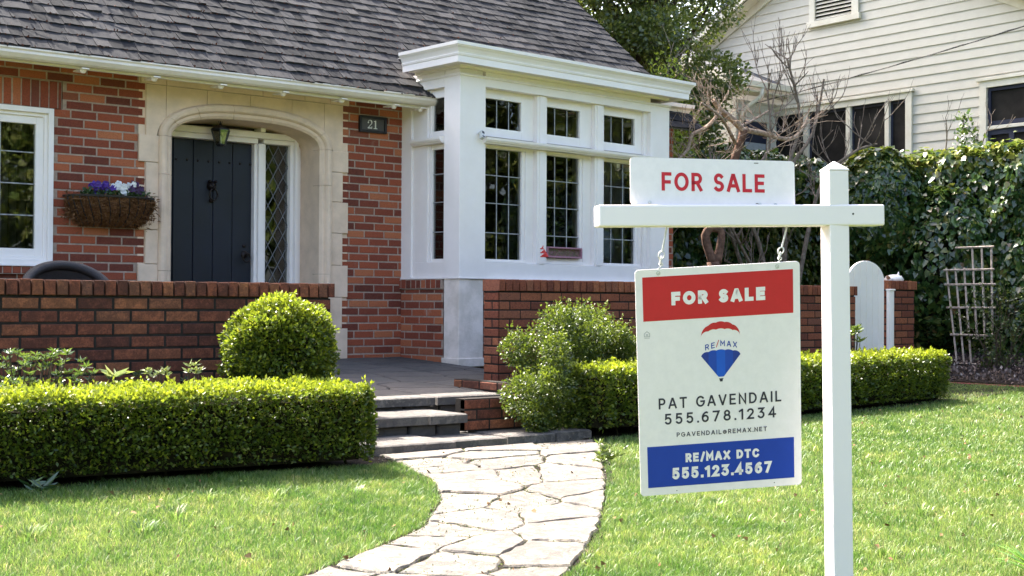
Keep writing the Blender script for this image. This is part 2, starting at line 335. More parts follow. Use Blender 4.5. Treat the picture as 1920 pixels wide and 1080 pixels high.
rnd=random.Random(5); pts=[]
SL=[0]
for a,b in zip([((p[0]+q[0])/2,(p[1]+q[1])/2) for p,q in zip(PL,PR)],[((p[0]+q[0])/2,(p[1]+q[1])/2) for p,q in zip(PL[1:],PR[1:])]): SL.append(SL[-1]+math.hypot(a[0]-b[0],a[1]-b[1]))
def path_pt(s,t):
    k=max(i for i in range(len(SL)-1) if SL[i]<=s+1e-9) if s>0 else 0
    u=(s-SL[k])/(SL[k+1]-SL[k]); a=[PL[k][i]+(PL[k+1][i]-PL[k][i])*u for i in (0,1)]; b=[PR[k][i]+(PR[k+1][i]-PR[k][i])*u for i in (0,1)]
    return (a[0]+(b[0]-a[0])*t,a[1]+(b[1]-a[1])*t)
Wd=1.15; s=.1
while s<SL[-1]:
    n=rnd.choice([2,3,3]) 
    for k in range(n): pts.append((s+rnd.uniform(-.11,.11),(k+.5)/n*Wd+rnd.uniform(-.13,.13)))
    s+=.36
mb=MB()
for c in vor(pts,(0,SL[-1],.0,Wd),.008):
    pw=[path_pt(min(max(p[0],0),SL[-1]-1e-6),p[1]/Wd) for p in rough_poly(c,.016,rnd,.06)]
    slab(mb,pw,.022+rnd.uniform(-.004,.006),.03,gz)
tag(obj('path',mb,M_flag,at=(0,0,0)),kind='structure')
n=26000; P=np.zeros((n,3))
for k in range(n):
    a,b=path_pt(RNG.uniform(0,SL[-1]*.8),RNG.uniform(-.03,1.03)); P[k]=(a,b,gz(a,b)+RNG.uniform(.010,.0175))
MOSS=P
# ---------------------------------------------------------------- steps and porch paving
steps=thing('stone_steps','low rough stone steps climbing from the flagstone path to the porch','steps',(5.3,7.2,.06))
def treadpoly(y0,y1,x0,x1,sl=.08):
    return [(x0,y0+sl*0),(x1,y0-sl),(x1,y1-sl),(x0,y1)]
for (y0,y1,z,xe) in ((6.86,7.45,.135,5.02),(7.36,7.95,.255,5.45),(7.83,8.5,.345,6.12)):
    mb=MB(); x=4.32; k=0
    while x<xe-.1:
        x2=min(x+rnd.uniform(.32,.62),xe)
        if xe-x2<.15: x2=xe
        po=rough_poly([(x+.004,y0-.04*(x-4)+rnd.uniform(-.02,.02)),(x2-.004,y0-.04*(x2-4)+rnd.uniform(-.02,.02)),(x2-.004,y1),(x+.004,y1)],.008,rnd,.06)
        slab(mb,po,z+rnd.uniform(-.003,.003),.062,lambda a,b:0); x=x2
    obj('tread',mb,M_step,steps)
    mb=MB(); x=4.33
    while x<xe-.03:
        x2=min(x+rnd.uniform(.2,.45),xe-.02); mb.cbox(x+.006,x2-.006,y0+.035-.04*(x-4),y1,z-.17,z-.064,.012); x=x2
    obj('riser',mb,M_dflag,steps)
def pz(x,y): return .335+.05*(y-8.0)
mb=MB(); mb.add([(1.2,8.1,pz(0,8.1)-.006),(7.3,8.1,pz(0,8.1)-.006),(7.3,10.85,pz(0,10.85)-.006),(1.2,10.85,pz(0,10.85)-.006)],[(0,1,2,3)])
tag(obj('porch_bed',mb,M_soil,at=(0,0,0)),kind='structure')
pts=[]; y=8.2
while y<11:
    x=1.3
    while x<8: pts.append((x+rnd.uniform(-.12,.12),y+rnd.uniform(-.1,.1))); x+=.5
    y+=.38
mb=MB()
for c in vor(pts,(1.2,7.29,8.0,10.85),.008): slab(mb,rough_poly(c,.01,rnd),.012,.02,pz)
tag(obj('porch_floor',mb,M_dflag,at=(0,0,0)),kind='structure')
# ---------------------------------------------------------------- brickwork
def frame(o,yaw_=0): return Matrix.Translation(Vector(o))@Matrix.Rotation(yaw_,4,'Z')
def rows(mb,mo,iv,z0,z1,M=None,pitch=.0735,L=.222,g=.0135,dep=.05,seed=0,phase=0,thick=.1):
    r=random.Random(seed); k=0; z=z0
    while z<z1-.01:
        zt=min(z+pitch,z1)
        for (a,b) in iv((z+zt)/2):
            x=a-((k%2)*.5+phase)*L
            mo.box(a,b,.0045,thick,z,zt,M)
            while x<b:
                p,q=max(x,a),min(x+L-g,b)
                if q-p>.02:
                    j=r.uniform(-.0015,.0015); mb.cbox(p+(.0 if p==a else 0),q,-.0+j,dep,z+g/2+r.uniform(-.001,.001),zt-g/2+r.uniform(-.001,.001),.0035,M)
                x+=L
        z+=pitch; k+=1
def soldier(mb,mo,a,b,z0,z1,M=None,pw=.0735,g=.010,dep=.05,seed=3,thick=.1,top=None,y0=0):
    r=random.Random(seed); mo.box(a,b,y0+.0045,thick,z0,z1-.001,M); x=a
    while x<b-.02:
        q=min(x+pw,b); mb.cbox(x+g/2,q-g/2,y0+r.uniform(-.003,.003),(dep if top is None else top),z0+g/2,z1+r.uniform(-.003,.003)-(g/2 if top is None else 0),.004,M); x+=pw
FM=frame((0,10.8,0))
house=thing('brick_house','red brick house with grey shingle roof and white bay window behind the front lawn','house',(7,10.8,.45))
mb=MB(); mo=MB()
TE=[(2.845,3.10,4.57),(2.483,2.845,4.622),(2.198,2.483,4.56),(1.905,2.198,4.622),(1.622,1.905,4.56),(1.33,1.622,4.622),(1.05,1.33,4.56),(.77,1.05,4.622),(.45,.77,4.56)]
TR=[(2.88,3.10,6.63),(2.512,2.88,6.562),(2.232,2.512,6.624),(1.952,2.232,6.565),(1.66,1.952,6.624),(1.36,1.66,6.565),(1.06,1.36,6.624),(.77,1.06,6.565),(.45,.77,6.627)]
def tooth(T,z): 
    for a,b,x in T:
        if a<=z<b: return x
    return T[0][2]
def ivL(z):
    e=tooth(TE,z)-.003
    if z>2.775 or z<1.23: return [(1.2,e)]
    if z>2.575: return [(3.912,e)]
    return [(3.842,e)]
rows(mb,mo,ivL,.45,3.08,FM,seed=1,phase=.35)
soldier(mb,mo,1.3,3.905,2.574,2.800,FM,seed=5)
soldier(mb,mo,1.3,3.86,1.225,1.29,FM,pw=.0735,seed=8,y0=-.04)
wl=obj('wall',mb,M_brick,house); obj('mortar',mo,M_mortar,wl); mb=MB(); mo=MB()
rows(mb,mo,lambda z:[(tooth(TR,z)+.003,7.302)],.45,3.08,FM,seed=2,phase=.1)
wl=obj('wall',mb,M_brick,house); obj('mortar',mo,M_mortar,wl); mb=MB(); mo=MB()
rows(mb,mo,lambda z:[(10.2,10.985)],.2,3.08,FM,seed=4)
wl=obj('wall',mb,M_brick,house); obj('mortar',mo,M_mortar,wl)

# interior shell so that rooms are dark
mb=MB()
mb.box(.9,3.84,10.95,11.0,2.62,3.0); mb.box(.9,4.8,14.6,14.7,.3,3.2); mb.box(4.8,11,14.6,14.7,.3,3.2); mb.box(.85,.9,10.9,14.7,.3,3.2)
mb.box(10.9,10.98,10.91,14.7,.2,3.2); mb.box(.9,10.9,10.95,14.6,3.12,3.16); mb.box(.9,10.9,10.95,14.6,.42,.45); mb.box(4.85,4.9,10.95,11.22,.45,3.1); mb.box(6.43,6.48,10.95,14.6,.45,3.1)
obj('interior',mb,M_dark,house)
# stone surround
st=MB(); XC,AW=5.586,.73
def zin(x): 
    u=min(1,abs(x-XC)/AW); return 2.43+.205*(1-u**2.6)**(1/2.2)
def mkarch(aw,sp,rise,n=34,z0=.45,jn=6):
    P=[]
    for k in range(jn): P.append((XC-aw,z0+(sp-z0)*k/jn))
    for k in range(n+1):
        t=math.pi*(1-k/n); c=math.cos(t); u=abs(c); P.append((XC+aw*c,sp+rise*(1-u**2.6)**(1/2.2)))
    for k in range(jn-1,-1,-1): P.append((XC+aw,z0+(sp-z0)*k/jn))
    return P
for T,sx in ((TE,0),(TR,1)):
    for (a,b,x) in T:
        if a>=2.4: continue
        b2=min(b,2.43)
        if sx==0: st.cbox(x,XC-AW-.12,-.022,.1,a+.002,b2-.002,.004,FM)
        else: st.cbox(XC+AW+.12,x,-.022,.1,a+.002,b2-.002,.004,FM)
xl=[4.56,4.80,5.18,5.60,6.02,6.36,6.63]
def arch_out(x):
    u=abs(x-XC)/.87
    return 2.43+.35*(1-u**2.6)**(1/2.2) if u<1 else 2.43
for a,b in zip(xl[:-1],xl[1:]):
    x0,x1=a+(.0 if a==xl[0] else .002),b-.002; n=10
    if a==xl[0]: x0=4.622
    if b==xl[-1]: x1=6.562
    top=2.862 if True else 0
    poly=[(x0+(x1-x0)*k/n,arch_out(x0+(x1-x0)*k/n)-.03) for k in range(n+1)]+[(x1,top),(x0,top)]
    st.prism(poly,-.018,.1,FM)
    st_=0
for a,b in zip([4.57,4.80,5.25,5.72,6.15,6.42],[4.80,5.25,5.72,6.15,6.42,6.63]): st.cbox(a+.0015,b-.0015,-.024,.1,2.866,3.08,.004,FM)
ex=MB(); ex.box(4.53,4.561,-.0,.1,2.3,2.31,FM)
obj('stone_surround',st,M_stone,house)
mb=MB(); mb.prism([(4.63,.46),(4.63,3.07),(XC,3.07)]+[(p[0],p[1]) for p in reversed(mkarch(AW+.02,2.45,.22)[:23])],-.008,.09,FM)
mb.prism([(6.555,.46)]+[(p[0],p[1]) for p in reversed(mkarch(AW+.02,2.45,.22)[23:])]+[(XC,3.07),(6.555,3.07)],-.008,.09,FM)
obj('stone_joints',mb,M_joint,house)
# moulded arch ring (blocks with fine joints) and reveal
ring=MB(); A0=mkarch(AW,2.43,.205,60,.45,24); A1=mkarch(AW+.125,2.43,.335,60,.45,24)
prof=[(0,.10),(0,-.012),(.02,-.030),(.045,-.032),(.05,-.045),(.062,-.06),(.085,-.066),(.108,-.058),(.12,-.035),(.125,.03)]
cuts=set([10,20,24,32,41,50,60,68,76,84,88,98]); seg=[]
for i,(p,q) in enumerate(zip(A0,A1)):
    d=Vector((q[0]-p[0],0,q[1]-p[1])); L=d.length; d.normalize()
    seg.append((Vector((p[0],0,p[1])),d*(L/.125),Vector((0,1,0))))
cs=sorted(cuts|{0,len(seg)-1})
for a,b in zip(cs[:-1],cs[1:]):
    ps=seg[a:b+1]
    if len(ps)<2: continue
    ps=[tuple(x) for x in ps]
    d=(ps[1][0]-ps[0][0]).normalized()*.0015; ps[0]=(ps[0][0]+d,ps[0][1],ps[0][2]); d=(ps[-1][0]-ps[-2][0]).normalized()*.0015; ps[-1]=(ps[-1][0]-d,ps[-1][1],ps[-1][2])
    ring.sweep(ps,prof,FM)
o=obj('arch_moulding',ring,M_stone,house)
rv=MB()
bb=MB(); bb.box(4.562,4.66,.003,.09,.46,3.07,FM); obj('quoin_backing',bb,M_stone,house); bb=MB(); bb.box(6.54,6.628,.003,.09,.46,3.07,FM); obj('quoin_backing',bb,M_stone,house)
for a,b in zip(cs[:-1],cs[1:]):
    for i in range(a,b):
        p,q=A0[i],A0[i+1]; rv.add([(p[0],.10,p[1]),(q[0],.10,q[1]),(q[0],.45,q[1]),(p[0],.45,p[1])],[(0,1,2,3)],FM)
obj('arch_reveal',rv,M_stone,house)
# door, frame, sidelight
dr=MB(); DZ=.5
for k in range(5):
    a=4.86+k*.195; dr.cbox(a+.002,a+.193,11.2,11.25,DZ,2.478,.005)
door=obj('door',dr,M_door,house)
mb=MB()
for k in range(9): mb.lathe([(0,.012),(.009,.009),(.013,0)],(4.98+k*.105,11.2,2.29),10,axis='y')
obj('stud',mb,M_bronze,door)
mb=MB(); kx,kz=5.427,2.03   # lion mask knocker: plate, mask with brow, muzzle, ring
mb.lathe([(0,.05),(.02,.048),(.036,.034),(.044,.012),(.046,0)],(kx,11.2,kz+.035),18,axis='y')
mb.lathe([(0,.075),(.012,.07),(.018,.05)],(kx,11.2,kz+.015),12,axis='y')
for sx in (-1,1): mb.lathe([(0,.05),(.012,.045),(.014,.02)],(kx+sx*.03,11.2,kz+.075),10,axis='y'); mb.lathe([(0,.06),(.006,.056),(.008,.03)],(kx+sx*.016,11.2,kz+.045),8,axis='y')
mb.tube([(kx+.04*math.cos(t),11.15,kz-.045+.05*math.sin(t)) for t in np.linspace(0,2*math.pi,25)],.008,8)
mb.lathe([(0,.02),(.018,.018),(.022,0)],(kx,11.2,kz-.095),12,axis='y')
obj('door_knocker',mb,M_bronze,door,smooth=True)
mb=MB(); hx,hz=5.765,1.43
mb.lathe([(0,.02),(.03,.018),(.036,0)],(hx,11.2,hz+.02),20,axis='y'); mb.lathe([(0,.05),(.012,.045),(.012,.01)],(hx,11.2,hz+.03),10,axis='y')
mb.tube([(hx+.038*math.cos(t),11.155,hz-.008+.04*math.sin(t)) for t in np.linspace(0,2*math.pi,25)],.007,8)
mb.lathe([(0,.014),(.014,.012),(.017,0)],(hx-.005,11.2,hz+.1),14,axis='y')
obj('door_handle',mb,M_bronze,door,smooth=True)
mb=MB()
for (a,b,y0) in ((5.835,5.865,11.15),(5.865,5.925,11.12),(5.925,5.953,11.15)): mb.box(a,b,y0,11.24,.5,2.482)
mb.box(4.84,5.864,11.13,11.24,2.482,2.53); mb.box(4.84,6.28,11.10,11.24,2.53,2.585); mb.box(5.926,6.27,11.14,11.24,2.49,2.53)
mb.box(5.87,5.92,11.09,11.23,2.588,2.78); mb.box(4.9,5.84,11.16,11.24,2.588,2.60)
for (a,b,y0) in ((6.212,6.245,11.15),(6.245,6.28,11.11),(6.28,6.318,11.14),(6.318,6.36,11.08),(6.36,6.45,11.12)): mb.box(a,b,y0,11.24,.5,2.56 if a<6.3 else 2.6)
mb.box(5.954,6.211,11.16,11.24,.5,1.0); mb.box(4.84,6.45,11.19,11.26,2.72,2.9)
obj('door_frame',mb,M_white,house,bevel=.003)
mb=MB(); mb.box(5.95,6.215,11.205,11.209,1.0,2.492); side=obj('sidelight',mb,M_glass,house)
mb=MB(); x0,x1,z0,z1=5.954,6.212,1.0,2.49; W2,H2=.104,.185
def clipseg(p,q):
    t0,t1=0,1; d=(q[0]-p[0],q[1]-p[1])
    for a,b,c in ((-d[0],p[0]-x0,0),(d[0],x1-p[0],0),(-d[1],p[1]-z0,0),(d[1],z1-p[1],0)):
        if abs(a)<1e-9:
            if b<0: return None
        else:
            r=b/a
            if a<0: t0=max(t0,r)
            else: t1=min(t1,r)
    if t0<t1: return (p[0]+d[0]*t0,p[1]+d[1]*t0),(p[0]+d[0]*t1,p[1]+d[1]*t1)
for k in range(-4,20):
    for sg in (1,-1):
        zz=.9+k*H2; q=clipseg((x0-.1,zz-sg*.1*H2/W2),(x0+.5,zz+sg*.5*H2/W2))
        if q: (a,b),(c,d)=q; mb.tube([(a,11.200,b),(c,11.200,d)],.0045,5)
obj('lead_lattice',mb,M_lead,side)
mb=MB(); mb.box(4.86,5.86,11.205,11.209,2.60,2.72); mb.box(5.92,6.3,11.205,11.209,2.588,2.72); obj('fanlight',mb,M_glass,house)
# left casement window
def boxframe(mb,x0,x1,z0,z1,w,y0,y1,M=None):
    mb.box(x0,x0+w,y0,y1,z0,z1,M); mb.box(x1-w,x1,y0,y1,z0,z1,M); mb.box(x0+w,x1-w,y0,y1,z1-w,z1,M); mb.box(x0+w,x1-w,y0,y1,z0,z0+w,M)
wn=MB(); boxframe(wn,1.3,3.838,1.30,2.572,.042,-.015,.09,FM); boxframe(wn,1.342,3.796,1.342,2.53,.028,.012,.09,FM); boxframe(wn,2.1,3.768,1.37,2.502,.062,.03,.08,FM); boxframe(wn,1.37,2.1,1.37,2.502,.062,.03,.08,FM)
wn.box(1.25,3.86,-.05,.09,1.288,1.299,FM)
win=obj('window',wn,M_white,house,bevel=.003)
mb=MB(); mb.box(1.36,3.74,.055,.059,1.40,2.47,FM); obj('pane',mb,M_glass,win)
mb=MB()
for x in (3.43,3.16,2.89,2.62,2.35): mb.tube([(x,10.85,1.43),(x,10.85,2.44)],.005,6)
for z in (1.70,1.955,2.21): mb.tube([(2.15,10.85,z),(3.71,10.85,z)],.005,6)
obj('lead_came',mb,M_plead,win)
mb=MB()
for k in range(26): 
    a=2.1+k*.075; mb.tube([(a,11.3,1.2),(a+.01,11.28+.02*(k%2),2.6)],.03,8)
obj('curtain',mb,simple('curtain_cloth',(.12,.11,.095),.95,.3,8,.1),win)
# roof
sl=.83; ze=2.965; ye=10.36; cth=math.atan(sl)
def rp(x,s,h=0): return (x,ye+s*math.cos(cth)-h*math.sin(cth),ze+s*math.sin(cth)+h*math.cos(cth))
rt=thing('x','','') if False else None
mb=MB(); r=random.Random(3); ex_=.148; s=0; row=0; XE=11.06
while s<7.2:
    x=1.2+r.uniform(-.2,0)
    while x<XE:
        wd=r.choice([.10,.13,.16,.19,.22]); x2=min(x+wd,XE)
        if x2-x>.02:
            th=r.uniform(.007,.013) if r.random()<.85 else r.uniform(.013,.018); g=.002; e=r.uniform(-.007,.006); K=5; lo=[]; tp=[]
            for q in range(K+1):
                xx=x+g+(x2-x-2*g)*q/K; eq=e+r.uniform(-.004,.004); hq=th+r.uniform(-.0045,.0045); lo.append(rp(xx,s+eq,0)); tp.append(rp(xx,s+eq,hq+.003))
            a=lo+tp+[rp(x2-g,s+ex_+.02,.002),rp(x+g,s+ex_+.02,.002)]; n_=K+1
            mb.add(a,[(q,q+1,n_+q+1,n_+q) for q in range(K)]+[tuple(range(n_,2*n_))+(2*n_,2*n_+1),(0,n_,2*n_+1),(K,2*n_,2*n_-1)])
        x=x2
    s+=ex_; row+=1
roof=obj('roof',mb,M_shin,house)
mb=MB()
a=[rp(1.2,0,-.02),rp(XE-.01,0,-.02),rp(XE-.01,7.3,-.02),rp(1.2,7.3,-.02),rp(1.2,0,.002),rp(XE-.01,0,.002),rp(XE-.01,7.3,.002),rp(1.2,7.3,.002)]
mb.add(a,[(0,3,2,1),(4,5,6,7),(0,1,5,4),(1,2,6,5),(2,3,7,6),(3,0,4,7)])
pk=rp(0,7.3); mb.add([(1.2,pk[1],pk[2]),(XE-.01,pk[1],pk[2]),(XE-.01,pk[1]+5,pk[2]-4),(1.2,pk[1]+5,pk[2]-4)],[(0,1,2,3)])
obj('roof_deck',mb,M_nroof,roof)
mb=MB(); mb.add([(10.98,10.9,3.05),(10.98,pk[1],pk[2]-.1),(10.98,pk[1]+5,2.3),(10.98,14.7,.2),(10.98,10.9,.2)],[(0,1,2,3,4)]); obj('gable_wall',mb,M_brick,house)
# roof litter: small leaves caught between the shingles
n=1500; P=[];
for k in range(n):
    x_=RNG.uniform(2.5,9.5); s_=abs(RNG.normal(0,1.1)); s_=int(s_/ex_)*ex_-.012; P.append(rp(x_,max(s_,-.01),.012))
P=np.array(P); leaves('leaf_litter',P,np.tile([0,-.3,.9],(n,1)),RNG.uniform(.012,.028,n),simple('dead_leaf',(.14,.055,.035),.9,.3,40,.1),roof,'box',spread=.9)
# gutter
gt=MB(); pr=[(0,-.0),(-.075,.0),(-.085,.0),(-.088,-.012),(-.078,-.025),(-.082,-.045),(-.062,-.075),(-.045,-.088),(0,-.088),(0,-.08),(-.04,-.08),(-.055,-.07),(-.072,-.04),(-.07,-.008),(-.0,-.006)]
gt.sweep([(Vector((1.2,10.44,2.955)),(0,1,0),(0,0,1)),(Vector((7.345,10.44,2.975)),(0,1,0),(0,0,1))],pr)
gut=obj('gutter',gt,M_gutter,house)
mb=MB(); mb.box(1.2,7.29,10.445,10.475,2.86,2.97); mb.box(1.2,7.28,10.47,10.80,2.925,2.945); obj('fascia',mb,M_cream,house)
for x in (3.95,4.55,5.15,5.75,6.35,6.92,7.22):
    mb=MB(); mb.box(x-.03,x+.03,10.40,10.60,2.858,2.868); mb.lathe([(0,-.028),(.018,-.024),(.026,-.008),(.028,0)],(x,10.46,2.858),12); obj('gutter_bracket',mb,M_white,gut)
# ---------------------------------------------------------------- bay window
BM=frame((7.301,9.93,0),R(4)); BW=2.95
bay=obj('bay_window',(lambda m:(m.box(0,.317,0,.23,1.25,3.13,BM),m.box(.0,.29,.012,.22,3.13,3.2,BM),m.box(2.65,BW,0,.23,1.25,3.13,BM),
   m.box(.317,2.65,0,.23,3.05,3.2,BM),m.box(.317,2.65,.03,.2,1.25,1.4,BM),m.box(0,.06,.23,.9,3.04,3.2,BM),m.box(BW-.06,BW,.23,1.0,3.04,3.2,BM),
   m.box(.0,.05,.72,.92,1.25,3.04,BM),m.box(BW-.05,BW,.72,.95,1.25,3.04,BM),m.box(.02,.08,.23,.72,1.25,1.4,BM),m.box(BW-.08,BW-.02,.23,.8,1.25,1.4,BM),m)[-1])(MB()),M_white,house,bevel=.003)
mb=MB(); mb.box(.318,2.649,.035,.2,2.972,3.049,BM)  # upper head
def holes(mb,x0,x1,z0,z1,hs,y0,y1):   # board with rectangular holes, columns
    cur=x0
    for (a,b,c,d) in hs:
        mb.box(cur,a,y0,y1,z0,z1,BM); mb.box(a,b,y0,y1,z0,c,BM); mb.box(a,b,y0,y1,d,z1,BM); cur=b
    mb.box(cur,x1,y0,y1,z0,z1,BM)
UP=[(.389,.855,2.685,2.965),(1.15,1.667,2.69,2.965),(1.966,2.495,2.687,2.965)]; LO=[(.392,.862,1.432,2.487),(1.156,1.666,1.462,2.483),(1.97,2.500,1.435,2.483)]
mb=MB(); holes(mb,.318,2.649,2.60,3.049,UP,.085,.14); SU=obj('sash',mb,M_white,bay,bevel=.002)
mb=MB(); holes(mb,.318,2.649,1.401,2.53,LO,.085,.14); SLo=obj('sash',mb,M_white,bay,bevel=.002)
mb=MB()
for (x0,x1,z0,z1) in ((.33,.93,1.405,2.53),(1.16,1.73,1.405,2.53),(1.975,2.57,1.405,2.53)):
    boxframe(mb,x0-.0,x1,z0,z1-.012,.028,.072,.0845,BM)
obj('casement_frame',mb,M_white,bay,bevel=.002)
for a,b in ((1.017,1.148),(1.829,1.964)):
    mb=MB(); mb.box(a,b,.03,.084,1.401,2.515,BM); mb.box(a,b,.03,.084,2.575,3.049,BM); mb.box(a+.03,b-.03,.022,.03,1.401,2.515,BM); mb.box(a+.03,b-.03,.022,.03,2.575,3.049,BM)
    obj('mullion',mb,M_white,bay,bevel=.002)
mb=MB(); mb.box(.318,.345,.05,.084,1.401,2.515,BM); mb.box(2.60,2.649,.05,.084,1.401,2.515,BM); mb.box(2.60,2.649,.05,.084,2.575,3.049,BM)
obj('jamb',mb,M_white,bay,bevel=.002)
mb=MB()
P0=lambda x,y:(BM@Vector((x,y,0)))
def around(z0): return [((0,.92,z0),(-1,0,0)),((0,0,z0),(-1,-1,0)),((BW,0,z0),(1,-1,0)),((BW,1.0,z0),(1,0,0))]
# moulded transom shelf with little returns
for pth in ([((.29,.0),(0,-1)),((2.69,0),(0,-1))],):
    path=[(Vector((p[0],p[1],0)),Vector((d[0],d[1],0)),Vector((0,0,1))) for p,d in pth]
    mb.sweep(path,[(-.082,2.516),(.022,2.516),(.03,2.527),(.04,2.532),(.052,2.55),(.055,2.572),(-.082,2.578)],BM)
mb.sweep([(Vector((0,.235,0)),Vector((-1,0,0)),Vector((0,0,1))),(Vector((0,.69,0)),Vector((-1,0,0)),Vector((0,0,1)))],[(-.06,2.516),(.022,2.516),(.03,2.527),(.04,2.532),(.052,2.55),(.055,2.572),(-.06,2.578)],BM)
obj('transom_shelf',mb,M_white,bay)
mb=MB(); mb.box(-.01,BW+.01,-.012,.25,1.238,1.2495,BM); mb.box(-.01,.1,.25,.9,1.238,1.2495,BM); obj('window_sill',mb,M_white,bay,bevel=.003)
mb=MB(); hb=[(.242,.459,2.642,2.957)]; hl=[(.242,.459,1.43,2.468)]
for (y0,y1,c,d),(z0,z1) in ((hb[0],(2.578,3.04)),(hl[0],(1.4,2.516))):
    mb.box(.05,.09,y1,.72,z0,z1,BM); mb.box(.05,.09,y0,y1,z0,c,BM); mb.box(.05,.09,y0,y1,d,z1,BM)
    mb.box(.02,.05,.50,.72,z0,z1,BM); mb.box(.034,.05,.47,.50,z0,z1,BM)
    mb.box(BW-.09,BW-.05,.6,.72,z0,z1,BM); mb.box(BW-.09,BW-.05,.23,.3,z0,z1,BM); mb.box(BW-.09,BW-.05,.3,.6,z0,c,BM); mb.box(BW-.09,BW-.05,.3,.6,d,z1,BM)
obj('side_sash',mb,M_white,bay,bevel=.002)
def vb(mb,x,z0,z1): mb.tube([(x,.10,z0),(x,.10,z1)],.0048,6,BM)
for (a,b,c,d) in UP+LO:
    mb=MB(); e_=[random.uniform(-.0035,.0035) for _ in range(4)]; mb.add([(a-.003,.110+e_[0],c-.003),(b+.003,.110+e_[1],c-.003),(b+.003,.110+e_[2],d+.003),(a-.003,.110+e_[3],d+.003)],[(0,1,2,3)],BM); pn=obj('pane',mb,M_glass,SU if c>2.5 else SLo)
    mb=MB(); vb(mb,a+(b-a)/3,c,d); vb(mb,a+(b-a)*2/3,c,d)
    if c<2.5:
        for z in (2.233,1.966,1.684): mb.tube([(a,.10,z),(b,.10,z)],.0048,6,BM)
    obj('lead_came',mb,M_plead,bay)
for y0,y1,x0 in ((.235,.465,.068),(.29,.61,BW-.072)):
    for z0,z1 in ((1.42,2.475),(2.63,2.96)): mb=MB(); mb.box(x0,x0+.004,y0,y1,z0,z1,BM); obj('side_pane',mb,M_glass,bay)
mb=MB()
for z in (2.233,1.966,1.684): mb.tube([(.062,.24,z),(.062,.46,z)],.0048,6,BM)
obj('side_lead_came',mb,M_plead,bay)
# crown cornice wrapped round the bay
cp=[(a*.82,b) for a,b in [(-.0,3.19),(.03,3.193),(.035,3.215),(.19,3.22),(.20,3.205),(.215,3.205),(.215,3.262),(.222,3.268),(.228,3.285),(.226,3.29),(.232,3.305),(.248,3.33),(.265,3.345),(.268,3.352),(.278,3.355),(.28,3.385),(-.0,3.41)]]
def crown(name,parent,path,prof,M,mt=M_white):
    mb=MB(); mb.sweep([(Vector((p[0],p[1],0)),Vector((d[0],d[1],0)),Vector((0,0,1))) for p,d in path],prof,M); return obj(name,mb,mt,parent)
crown('cornice',bay,[((.0,.64),(-1,0)),((0,0),(-1,-1)),((BW-.06,0),(1,-1)),((BW-.06,1.05),(1,0))],cp,BM)
crown('frieze_bead',bay,[((0,.90),(-1,0)),((0,0),(-1,-1)),((BW,0),(1,-1)),((BW,1.0),(1,0))],[(0,3.125),(.012,3.127),(.016,3.14),(.008,3.15),(.0,3.152)],BM)
mb=MB(); mb.box(.0,BW,.0,1.1,3.395,3.40,BM); obj('flat_roof',mb,M_white,bay)
crown('wall_cornice',house,[((10.2,10.8),(0,-1)),((10.99,10.8),(.35,-1))],[(0,3.06),(.02,3.06),(.03,3.12),(.16,3.13),(.17,3.18),(.20,3.22),(.24,3.24),(.25,3.28),(0,3.30)],None)
# base of bay: pedestal under corner post, brick skirt on the side
mb=MB(); mb.box(.005,.305,.006,.225,.42,1.237,BM); mb.box(-.01,.32,-.01,.24,.42,.50,BM); obj('pedestal',mb,M_rough,bay,bevel=.006)
mb=MB(); mo=MB(); SM=BM@Matrix.Translation((0,.92,0))@Matrix.Rotation(-math.pi/2,4,'Z')
rows(mb,mo,lambda z:[(0,.685)],.44,1.145,SM,seed=21,L=.225,thick=.06)
soldier(mb,mo,.0,.685,1.147,1.237,SM,seed=22,y0=-.022,pw=.075)
rows(mb,mo,lambda z:[(.31,BW)],.2,1.235,BM,seed=23,thick=.2)
skb=obj('brick_skirt',mb,M_brick,bay); obj('mortar',mo,M_mortar,skb)
# camera-like metal bracket on the post
q=BM@Vector((.235,-.0,2.60))
cmx=thing('security_camera','small grey metal camera clipped to the white corner post of the bay window','camera',tuple(q))
mb=MB(); CMm=BM@Matrix.Translation((.235,0,2.60))
mb.box(-.012,.012,-.02,0,-.012,.012,CMm); obj('mount',mb,M_galv,cmx,bevel=.003)
mb=MB(); T2=CMm@Matrix.Translation((-.005,-.045,-.01))@Matrix.Rotation(R(18),4,'Y')@Matrix.Rotation(R(-25),4,'X'); mb.box(-.018,.018,-.02,.02,-.05,.035,T2); obj('housing',mb,M_galv,cmx,bevel=.006)
mb=MB(); 
for sx in (-.008,.008): mb.lathe([(0,.006),(.006,.005),(.007,0)],(sx,-.020,-.035),10,T2,axis='y')
mb.box(-.014,.014,-.023,-.0202,.0,.022,T2); obj('lens',mb,M_black,cmx)
# small pink-edged box on the sill
pb=thing('sill_planter','small pink edged trough with green strip and red end on the middle bay window sill','planter',tuple(BM@Vector((1.4,.04,1.465))))
mb=MB(); boxframe(mb,1.17,1.66,1.468,1.575,.016,.035,.084,BM); mb.box(1.186,1.644,.07,.084,1.484,1.559,BM); obj('trough',mb,M_pink,pb,bevel=.003)
P=np.array([tuple(BM@Vector((RNG.uniform(1.19,1.64),.06,RNG.uniform(1.486,1.557)))) for _ in range(700)]); leaves('moss',P,np.tile([-.3,-.9,.2],(700,1)),RNG.uniform(.008,.014,700),M_pale,pb)
mb=MB()
for k in range(9): mb.tube([tuple(BM@Vector((1.17-.01*k%3,.03,1.478+k*.012))),tuple(BM@Vector((1.06+.02*(k%3),.02,1.472+k*.013)))],[.009,.006],6)
obj('ribbon',mb,M_tred,pb)
